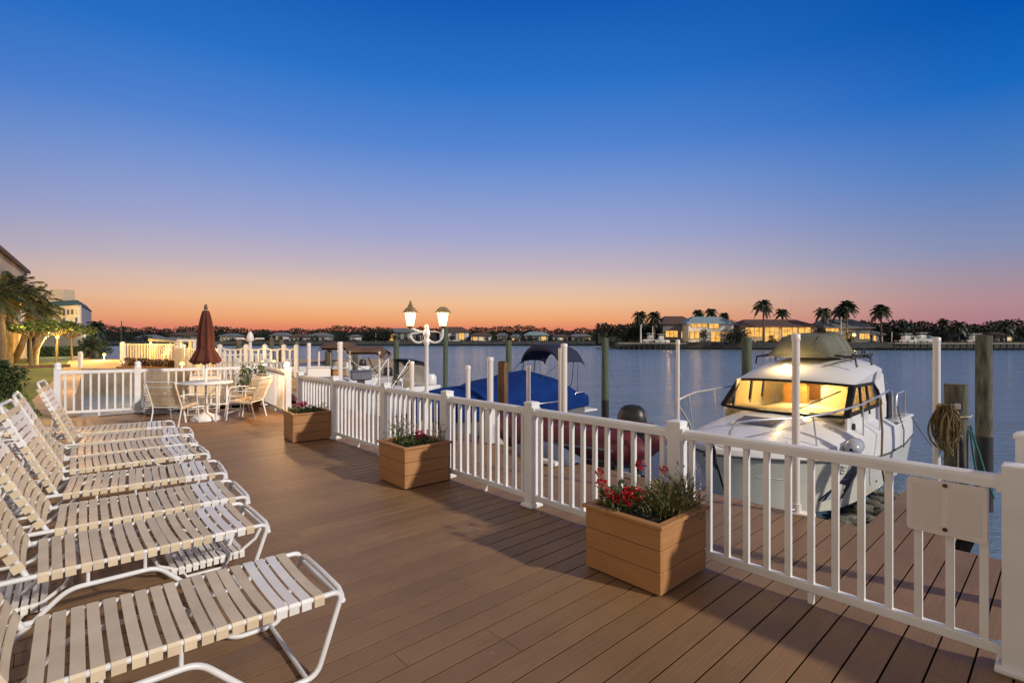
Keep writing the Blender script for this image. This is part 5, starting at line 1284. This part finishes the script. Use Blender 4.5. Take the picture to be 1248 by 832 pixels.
for lb, p0, p1, sg in (('white mooring line slanting down from the marina pole at the brown canvas',P(417,425,13.3),P(449,451,14.6),.12),('white mooring line slanting down to the left from the torn folding top',P(473,431,15.5),P(447,452,14.6),.10),('white mooring line running down from the short pole left of the lantern post',P(502,443,9.9),P(478,464,13.0),.08),('slack dark line between the small white motorboats',P(449,436,15.2),P(467,456,14.8),.15)):
    line('mooring_line', lb, [p0, p1], 'darkgrey' if 'dark' in lb else 'rope_white', .016, sg)
for px, py, Y, s, mt, lb in ((388,460,13.2,.42,'gel','white cooler box on the marina dock left of the brown canvas poles'),(440,463,12.6,.36,'tarp','pale blue-grey dock box among the small white motorboats'),(412,459,13.6,.3,'planter','ochre crate on the marina dock by the white pole')):
    p = P(px, py, Y); t = thing('dock_crate' if mt == 'planter' else 'dock_box', lb, 'box', p, .5); mb = MB(); mb.box((0,0,s*.3), (s*1.3,s*.8,s*.6), ch=.03); mb.build('box_body', M[mt], t); mb = MB(); mb.box((0,0,s*.64), (s*1.36,s*.86,s*.08), ch=.012); mb.build('lid', M[mt], t)
    mb = MB(); mb.box((0,0,(-.0-p.z-1.0)/2), (.16,.16,p.z+1.0)); mb.build('stand', M['pile'], t)
def lift(label, loc, rz, L, W, z):
    t = thing('boat_lift', label, 'boat lift', loc, rz, 'timber boat lifts at the docks')
    for x in (.25*L, .75*L):
        mb = MB(); mb.box((x,0,z-.07), (.12,W+.5,.14)); mb.build('cross_beam', M['pile'], t)
    for x in (.25*L, .75*L):
        for s in (-1,1):
            mb = MB(); mb.tube([(x,s*(W/2+.2),-3.2),(x,s*(W/2+.2),z+.1)], .07, 8); mb.build('lift_pile', M['pile'], t)
lift('low timber lift under the white motorboat with torn black folding top', Vector(((408-CX)/F*15,15,0)), TH+.1, 3.4, 1.5, -.95)
lift('low timber lift under the white motorboat below the brown canvas roof', Vector(((362-CX)/F*17.5,17.5,0)), TH+.15, 3.6, 1.5, -.87)
lift('low timber lift under the motorboat lying farther out at the marina', Vector(((352-CX)/F*24,24,0)), TH+.2, 4.0, 1.5, -.85)
lift('low timber rack over the water under the maroon inflatable dinghy', Vector((da.x, da.y, 0)), math.atan2(dd.y, dd.x), Ld, .9, -.16)
t = thing('canvas_roof', 'long brown canvas boat roof on poles above the small white motorboats', 'canopy', GX(394,14.8,0))
rx = (470-394)/F*15.2; mb = MB(); rows = []
for q in (0,.06,.2,.45,.46,.7,.9,1):
    z = HC-((417 if q < .46 else 422)-HY)/F*15; rows.append([Vector((rx*q, y, z-.16*abs(y/.55)**2.2-(.12 if q in (0,1) else 0))) for y in (-.55,-.4,-.2,0,.2,.4,.55)])
mb.loft(rows); mb.loft([[p-Vector((0,0,.05 if abs(p.y) > .5 else .09)) for p in r][::-1] for r in rows]); 
mb.build('canvas', M['brown_canvas'], t)
for x, y in ((.06,-.5),(.06,.5),(rx-.1,-.5),(rx-.1,.5),(rx*.5,-.5)):
    mb = MB(); mb.tube([(x,y,WZ),(x,y,1.22)], .03, 6); mb.build('support_pole', M['pvc'], t)
def cov_boat(label, loc, rz, L, mat, h):
    t = thing('moored_boat', label, 'boat', loc, rz, None); xs = [0,.08,.25,.5,.8,1]; bs = [.05,.45,.85,1,1,.9]
    mb = MB(); mb.loft([[Vector((x*L, y*b, z)) for y, z in ((-1,.75),(-.8,.1),(0,-.1),(.8,.1),(1,.75))] for x, b in zip(xs, bs)]); mb.build('hull', M['gel'], t)
    mb = MB(); mb.loft([[Vector((x*L, y*(b+.03), z)) for y, z in ((-1,.70),(-.9,.85),(-.5,.8+h*hh),(0,.85+h*hh),(.5,.8+h*hh),(.9,.85),(1,.70))] for x, b, hh in zip(xs, bs, (.1,.3,.8,1,.7,.2))]); mb.build('boat_cover', M[mat], t); return t
cov_boat('boat with a dark blue hull cover behind the yellow-lit railing', slip(192,34), .2, 5.0, 'navycanvas', .75)
cov_boat('grey covered boat behind the scalloped marina railing, left', slip(318,29), .5, 5.0, 'tarp', .6)
cov_boat('navy covered boat behind the scalloped marina railing, right', slip(352,31), .3, 5.0, 'navycanvas', .7)
cov_boat('dark covered boat between the umbrella and the marina light', slip(272,34), .4, 5.5, 'brown_canvas', .7)
piling(262, 417, 30, .26, 'dark piling between the umbrella and the scalloped railing', 'pile'); piling(331, 412, 30, .26, 'dark piling right of the twin-arm marina light', 'pile'); piling(250, 419, 27, .22, 'dark piling just left of the closed umbrella edge', 'pile')
far_fence('white railing of the outer dock beyond the scalloped railing', [GX(272,27,-.3), GX(300,27.5,-.3), GX(330,28,-.3)], 1.0)
mb = MB(); mb.prism([(-15.6,26.2),(-12.8,27.2),(-12.8,28.6),(-15.8,28.2)], -.6, -.31); struct(mb.build('outer_dock', M['walk']))
t = thing('boat_canopy', 'pale grey flat boat canopy behind the lit railing left of the umbrella', 'canopy', GX(189,31,0)); mb = MB(); zt = HC-(415.5-HY)/F*31
mb.plate([(0,-.6,zt),(2.1,-.6,zt-.12),(2.1,1.4,zt-.02),(0,1.4,zt+.1)], .14, (0,0,1)); mb.build('canopy_top', M['roof_grey'], t)
for x, y in ((.1,-.5),(2.0,-.5),(.1,1.3),(2.0,1.3)):
    mb = MB(); mb.tube([(x,y,WZ),(x,y,zt-.02)], .05, 6); mb.build('support_pole', M['white_far'], t)
t = thing('lift_tower', 'square white boat lift tower left of the closed umbrella', 'boat lift', GX(228,28,0)); zt = HC-(416-HY)/F*28
for x, y in ((0,0),(.8,0),(0,.9),(.8,.9)):
    mb = MB(); mb.box((x-.4,y,(zt+WZ)/2), (.12,.12,zt-WZ)); mb.build('upright', M['white_far'], t)
mb = MB(); mb.box((0,.45,zt+.06), (1.0,1.1,.12)); mb.build('top_beam', M['white_far'], t)

# ---------------------------------------------------------------- far shore houses
def house(name, label, px0, px1, Y, ybase, yeave, yridge, wall, roof, wins, depth=9.0, hipx=.28, over=.6, rail=False, group=None):
    x0, x1 = (px0-CX)/F*Y, (px1-CX)/F*Y; zb, ze, zr = [HC-(y-HY)/F*Y for y in (ybase, yeave, yridge)]
    t = thing(name, label, 'house', ((x0+x1)/2, Y, zb), 0, group); w_ = x1-x0; h = ze-zb
    mb = MB(); mb.box((0,depth/2,h/2), (w_,depth,h)); mb.build('wall', M[wall], t)
    mb = MB(); a = [Vector((sx*(w_/2+over), y, h+.02)) for sx, y in ((-1,-over),(1,-over),(1,depth+over),(-1,depth+over))]; c = [Vector((sx*w_*hipx, y, h+zr-ze)) for sx, y in ((-1,depth*.42),(1,depth*.42),(1,depth*.58),(-1,depth*.58))]
    a0 = [p-Vector((0,0,.25)) for p in a]; mb.loft([a0, a, c], False, True, True); mb.build('roof', M[roof], t)
    for (p0, p1, y0, y1, mt) in wins:
        wx0, wx1 = (p0-CX)/F*Y-(x0+x1)/2, (p1-CX)/F*Y-(x0+x1)/2; z0, z1 = HC-(y1-HY)/F*Y-zb, HC-(y0-HY)/F*Y-zb
        mb = MB(); mb.box(((wx0+wx1)/2,-.03,(z0+z1)/2), (wx1-wx0,.06,z1-z0)); wn = mb.build('window', M[mt], t)
        mb = MB(); n = max(1, int((wx1-wx0)/1.1)); fw = .10
        for k in range(n+1): mb.box((wx0+(wx1-wx0)*k/n,-.085,(z0+z1)/2), (fw,.05,z1-z0))
        mb.box(((wx0+wx1)/2,-.083,z1+.05), (wx1-wx0+fw,.05,fw)); mb.box(((wx0+wx1)/2,-.083,z0-.05), (wx1-wx0+fw,.05,fw))
        if z1-z0 > 2.2: mb.box(((wx0+wx1)/2,-.14,z0+(z1-z0)*.68), (wx1-wx0,.05,.08))
        mb.build('window_frame', M['stucco_dim' if mt == 'lit' else 'white_far'], wn)
    return t
YR = 133
h1 = house('waterfront_house', 'grey roofed lit house at the left of the bright blue-roofed villa', 808, 846, YR+6, 419, 394, 384.5, 'stucco_dim', 'roof_brown', [(811,826,403,410.5,'lit'),(830,845,404,412,'lit')], 9)
h2 = house('waterfront_house', 'two storey villa with pale blue roof and two rows of lit windows', 839, 894, YR+1, 419, 393.5, 385, 'stucco_white', 'roof_blue', [(842,862,393.6+.8,398.5,'lit'),(864,876,393.6+.6,400.5,'lit'),(838.6+2,852,404,412.5,'lit'),(866,878,404,416,'lit'),(880,890,404.5,407.5,'lit')], 9)
h3 = house('waterfront_house', 'wide single storey house with brown hip roof and a row of lit windows', 903, 995, YR, 418, 397.5, 388.5, 'stucco', 'roof_brown', [(908,931,399,410.5,'lit'),(932,949,399,416,'lit'),(953,972,398.8,410.5,'lit'),(973,988,398.8,408.5,'lit')], 10, .34)
h4 = house('waterfront_house', 'grey waterfront house with a glowing porch right of the brown hip roof', 1004, 1063, YR+2, 418, 399, 388, 'stucco_dim', 'roof_grey', [(1006,1022,397.8+1.6,404,'lit'),(1047,1060,406.5,413,'lit'),(1024,1036,410.2,416.5,'lit')], 9)
for px, y, e in ((1040,408,420), (850,402,260), (945,404,420), (1028,409,300), (815,408,160)): point(P(px, y, YR-2.2), e, (1,.55,.15), .3)
t = thing('porch_lamp', 'round orange lamp glowing on the porch of the grey waterfront house', 'lamp', P(1041,408,YR-1.2)); mb = MB(); mb.ball((0,0,0), .40, 10, 6); mb.build('lamp_globe', M['bulb_far'], t)
mb = MB(); mb.tube([(0,0,-.35),(0,0,-2.1)], .06, 6); mb.build('stem', M['pile_dark'], t)
# far left houses
fl = [(165,183,416,411.5,407.5,'stucco_dim','roof_grey','grey hip-roofed house on the far shore left of the umbrella'),(207,237,417,408,404.5,'stucco_dim','roof_brown','wide dark house with flat brown roof left of the umbrella'),
 (268,284,417,409,406,'stucco_grey','roof_grey','small grey far house just right of the umbrella'),(330,346,418,408.5,405,'stucco_white','roof_grey','white far house above the scalloped railing, left of two'),(352,370,418,410,406.5,'stucco_grey','roof_brown','grey far house above the scalloped railing, right of two'),
 (376,398,417,409,405.5,'stucco_grey','roof_grey','far house with pale gable above the marina white pole'),(426,433,418,409.5,407.5,'stucco_white','roof_grey','tiny pale far house left of the dark tree clump'),(472,500,417,404.5,399.5,'stucco_grey','roof_grey','large grey far house with one lit wall behind the left lantern'),
 (503,532,417,406,402,'stucco_dim','roof_brown','dim far house behind the lantern post arms'),(536,569,416,404,398,'stucco_white','roof_brown','white two storey far house with brown hip roof right of the lanterns'),(574,598,417,408.5,405,'stucco_white','roof_brown','low pale far house with a lit window above the shortest white pole'),
 (606,618,417,408.5,405.5,'stucco_grey','roof_grey','small grey far house left of the middle green piling'),(623,634,417,410,407,'stucco_white','roof_grey','small white far house right of the middle green piling'),(640,668,417,408,404,'stucco_grey','roof_blue','pale roofed far house left of the bimini top'),
 (674,692,417,409.5,407,'stucco_white','roof_brown','low far house directly above the bimini top'),(697,720,417,409.5,406.5,'stucco_grey','roof_grey','grey far house left of the green stern piling'),(741,760,418,411,408,'stucco_white','roof_grey','low pale far house right of the green stern piling')]
for k, (a, c, yb, ye, yr, wl, rf, lb) in enumerate(fl):
    d_ = (c-a); wins = [(a+d_*.10, a+d_*.32, ye+2, yb-2.2, 'lit' if k in (7,10,12,16) else 'glassdark'), (a+d_*.42, a+d_*.60, ye+2, yb-2.2, 'lit_pale' if k in (3,10,14) else 'glassdark'), (a+d_*.70, a+d_*.90, ye+2, yb-2.2, 'lit' if k in (9,13,15) else 'glassdark')]
    house('shore_house', lb, a, c, 207+random.uniform(0,8), yb, ye, yr, wl, rf, wins, 9)
# tree prototypes copied along both shores
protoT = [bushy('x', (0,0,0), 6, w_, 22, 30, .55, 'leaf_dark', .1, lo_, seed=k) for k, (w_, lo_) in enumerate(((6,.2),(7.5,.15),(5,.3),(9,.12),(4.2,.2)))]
used = [False]*5
def tree(i, px, ytop, Y, label, grp, ybase=None, wide=1.0):
    x = (px-CX)/F*Y; zb = -.1; H = HC-(ytop-HY)/F*Y-zb; s = H/6
    sc3 = (s*wide, s*wide, s)
    if not used[i]: o = protoT[i]; used[i] = True; o.location = (x, Y, zb); o.scale = sc3; o['label'] = label; o['group'] = grp; o['category'] = 'tree'
    else: o = copy_tree(protoT[i], Vector((x, Y, zb)), 0, label, grp, sc3)
    o.rotation_euler.z = random.uniform(0, 6.28); return o
random.seed(5)
GL = 'trees along the distant left shore'
px = 112.0
while px < 768:
    if 448 < px < 474: yt = random.uniform(400.5,404)
    elif px < 165: yt = random.uniform(405,411)
    else: yt = random.choice([random.uniform(402.5,406.5), random.uniform(405,410), random.uniform(408,411.5)])
    Y = random.choice([random.uniform(198.5,203), random.uniform(222,240)]) if yt > 408 else random.uniform(220,240)
    if 448 < px < 474: Y = 204
    tree(random.randrange(5), px, yt, Y, 'dark bushy tree among the small houses on the distant left shore', GL, wide=random.uniform(.9,1.5))
    px += random.uniform(3.2,7.5)
GR = 'dark trees on the right far shore beyond the dock'
px = 1062.0
while px < 1262:
    yt = random.uniform(396,408) if px > 1085 else random.uniform(398,406)
    tree(random.randrange(5), px, yt, random.uniform(136,152), 'dark spreading tree on the far right shore beyond the long dock', GR, wide=random.uniform(.9,1.35))
    px += random.uniform(4.0,8.0)
GC = 'dark bushes around the lit waterfront houses'
for px, yt, Y, wd in ((762,404,150,1.2),(770,399,146,1.0),(778,392,144,.9),(790,395,143,1.0),(800,391,146,1.0),(806,400,142,1.2),(858,402,131.5,.7),(882,392,146,1.0),(888,388,148,1),(895,399,131,1.0),(901,403,131,1.0),(889,405,131,1.0),(940,408,131,.8),(1000,399,131.5,.9),(1010,404,131,1.0),(1035,404,131,.7),(1052,396,150,1.2),(1060,400,150,1.2),(1064,396,140,1),(1072,398,139,1.1),(1080,402,138,1.2),(1090,393,141,1.3),(1098,391,143,1.2)):
    tree(random.randrange(5), px, yt, Y, 'dark leafy bush or tree close around the lit waterfront houses', GC, wide=wd*1.25)
mb = MB()
def wood_core(x0, x1, y, f, n):
    secs = []
    for k in range(n+1):
        x = x0+(x1-x0)*k/n; h_ = f(x)*(.80+.22*noise.noise(Vector((x*.9, 8.8, 0)))); secs.append([Vector((x, y-2.2, -.4)), Vector((x, y-1.9, h_*.6)), Vector((x, y-.6, h_)), Vector((x, y+.8, h_*.95)), Vector((x, y+2, -.4))])
    mb.loft(secs, False)
wood_core(-245, 62, 246, lambda x: max(1.2, (1.9+1.6*noise.noise(Vector((x*.06, 1.3, 0)))+1.3*noise.noise(Vector((x*.25, 4.2, 0))))*1.5+3.3)*.86, 420)
wood_core(26, 200, 157, lambda x: max(1.0, (2.4+1.6*noise.noise(Vector((x*.07, 9.3, 0)))+1.3*noise.noise(Vector((x*.3, 4.2, 0))))*1.4+2.2)*.86, 420)
for i in range(24000):
    x = random.uniform(-245, 62); hh = 1.9+1.6*noise.noise(Vector((x*.06, 1.3, 0)))+1.3*noise.noise(Vector((x*.25, 4.2, 0))); z = max(1.2, hh*1.5+3.3)*random.random()**.55
    mb.leaf((x, random.uniform(242, 250), z), (random.uniform(-1,1), random.uniform(-1,.2), random.uniform(-.3,1)), random.uniform(.5,1.0), random.uniform(.35,.65))
for i in range(18000):
    x = random.uniform(26, 200); hh = 2.4+1.6*noise.noise(Vector((x*.07, 9.3, 0)))+1.3*noise.noise(Vector((x*.3, 4.2, 0))); z = max(1.0, hh*1.4+2.2)*random.random()**.55
    mb.leaf((x, random.uniform(154, 160), z), (random.uniform(-1,1), random.uniform(-1,.2), random.uniform(-.3,1)), random.uniform(.5,.95), random.uniform(.35,.65))
for i in range(9000):
    x = random.uniform(-245, 40); hh = 1.6*noise.noise(Vector((x*.16, 7.7, 0)))+.9*noise.noise(Vector((x*.5, 2.2, 0)))+.7
    if hh < .15: continue
    mb.leaf((x, random.uniform(201, 204), min(hh, 2.6)*random.random()), (random.uniform(-1,1), random.uniform(-1,.2), random.uniform(-.3,1)), random.uniform(.4,.8), random.uniform(.3,.5))
for i in range(6000):
    x = random.uniform(29, 175); hh = 1.5*noise.noise(Vector((x*.2, 3.7, 0)))+.8*noise.noise(Vector((x*.6, 2.2, 0)))+.35
    if hh < .1: continue
    mb.leaf((x, random.uniform(130.3, 132.0)+(3 if x < 60 else 0), .1+min(hh, 1.9)*random.random()), (random.uniform(-1,1), random.uniform(-1,.2), random.uniform(-.3,1)), random.uniform(.25,.5), random.uniform(.2,.35))
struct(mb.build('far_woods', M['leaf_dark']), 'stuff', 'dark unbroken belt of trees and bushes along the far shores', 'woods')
# palms of the right shore
for lb, px, yt, Y, L_, lo_, hi_, nf in (('tallest far palm, in front of the wide house with lit windows',930,372,131,3.0,-.7,1.2,22),('lower far palm right of the tallest one, above the hip roof',953,381,146,2.5,-.6,1.1,18),('pair palm above the blue roof, left one',851,381.5,148,2.2,-.6,1.2,18),
   ('pair palm above the blue roof, right one',866.5,380.5,148,2.4,-.6,1.2,18),('far palm half hidden by trees right of the blue roof',882.5,384.5,149,2.0,-.6,1.2,16),('ragged far palm left of the grey waterfront house',1003,380,132,2.6,-.8,1.2,20),
   ('round-crowned far palm standing tall over the grey waterfront house',1032,374,133,3.0,-.6,1.4,34),('round-crowned far palm touching the taller one on its left',1024,379,136,2.6,-.7,1.3,28),('round-crowned far palm alone at the right of the grey waterfront house',1073.5,379,134,3.0,-.5,1.4,34),
   ('left palm of the dark clump at the point left of the lit houses',780,384,138,2.4,-1.0,1.2,24),('right palm of the dark clump at the point left of the lit houses',797,385,138,2.6,-1.0,1.2,24),('ragged far palm farthest right but one, over the dock trees',1168,396,138,2.6,-.8,1.1,18),('ragged far palm left of the tall right piling, over the dock trees',1150,393,140,2.4,-.8,1.1,18),('far palm right of the tall right piling over dark trees',1226,396,138,2.4,-.8,1.1,18)):
    palm(lb, ((px-CX)/F*Y, Y, 0), P(px, yt, Y), L_*1.12, nf+8, 10, .30, .20, wid=.26, lo=lo_, hi=hi_, bend=.15, name='shore_palm')
# docks, masts and small boats of the far shore
def far_dock(label, a, c, z, n):
    a = Vector((*a, z)); c = Vector((*c, z)); t = thing('far_dock', label, 'dock', a); d_ = c-a; mb = MB(); mb.bar((0,0,0), d_, 2.2, .3); mb.build('walkway', M['seawall'], t)
    for k in range(n):
        p = d_*(k/(n-1)); mb = MB()
        mb.tube([p+Vector((0,-.9,-2)), p+Vector((0,-.9,.5))], .17, 6); mb.build('pile', M['pile_dark'], t)
    return t
far_dock('long dark dock on piles at the right far shore behind the white plastic pole', (92,124), (124,122.5), .35, 22)
far_dock('short dark dock on piles in front of the palm clump at the point', (27,131), (44,130), .30, 14)
far_dock('second long dark dock at the far right behind the tall piling', (112,132), (150,134), .4, 20)
def mini(label, px, Y, L, grp, mat='gel', z=WZ, h=.9):
    t = thing('shore_boat', label, 'boat', ((px-CX)/F*Y, Y, z), 0, grp); mb = MB(); mb.loft([[Vector((x*L, y*b, zz)) for y, zz in ((-1,h),(-.8,.1),(0,-.2),(.8,.1),(1,h))] for x, b in ((0,.9),(.5,1),(.85,.6),(1,.05))]); mb.add([(0,-.9,h),(.5*L,-1,h),(.85*L,-.6,h),(L,-.05,h),(L,.05,h),(.85*L,.6,h),(.5*L,1,h),(0,.9,h)], [tuple(range(8))]); mb.build('hull', M[mat], t)
    mb = MB(); mb.box((.45*L,0,h+.5), (.3*L,1.2,1.0), ch=.2); mb.box((.45*L,0,h+1.5), (.4*L,1.6,.1)); 
    for s in (-1,1): mb.tube([(.35*L,s*.7,h),(.35*L,s*.7,h+1.5)], .04, 4); mb.tube([(.55*L,s*.7,h),(.55*L,s*.7,h+1.5)], .04, 4)
    mb.build('console', M['white_far'], t); return t
mini('white boat on a lift at the point left of the lit houses', 783, 132, 4.5, None, z=.4); mini('white boat lying at the end of the short far dock', 797, 131, 4.0, None, z=.2)
mini('small white boat moored left of the long far dock', 1093, 126.5, 5.0, None, z=.3); mini('small white boat raised above the long far dock', 1112, 127, 5.0, None, z=.5); mini('pale boat under the dark trees left of the tall right piling', 1175, 130, 6, None, z=.3)
def mast(label, px, yt, Y, r=.09, mt='white_far', zb=0):
    zt = HC-(yt-HY)/F*Y; mb = MB(); mb.tube([(0,0,0),(0,0,zt-zb)], [r, r*.6], 6); o = mb.build('flag_pole', M[mt]); o.location = ((px-CX)/F*Y, Y, zb); tag(o, label, 'mast')
mast('tall thin mast on the wide house with lit windows', 964.5, 363, YR+4, .09); mast('white pole in front of the porch of the grey waterfront house', 1025, 386, 130, .13)
mast('white trunk-like pole in the palm clump, left', 781, 396, 131, .22); mast('white trunk-like pole in the palm clump, right', 795.5, 397, 131, .14); mast('thin white mast behind the left lantern tree clump', 458, 405, 203, .16); mast('thin pale mast right of the long far dock', 1087, 404, 128, .12)
# far houses among the right trees
for k, (a, c, ye, yr, wl, rf, lb) in enumerate(((1062,1076,407,402.5,'stucco_white','roof_grey','pale small house right of the lone round palm'),(1108,1118,410,406.5,'stucco_grey','roof_blue','pale blue roofed cottage among the right far trees'),(1122,1140,411.5,407,'stucco_white','roof_blue','low white cottage left of the white plastic pole'),(1178,1198,410.5,406,'stucco_grey','roof_grey','grey cottage left of the tall right piling'),(1214,1236,409,404,'stucco_grey','roof_brown','brown roofed cottage at the far right shore'))):
    d_ = c-a; house('shore_house', lb, a, c, 135+k, 418.5, ye, yr, wl, rf, [(a+d_*.15, a+d_*.4, ye+1.8, 416, 'lit' if k in (0,3) else 'glassdark'), (a+d_*.55, a+d_*.85, ye+1.8, 416, 'lit_pale' if k in (1,4) else 'glassdark')], 7)
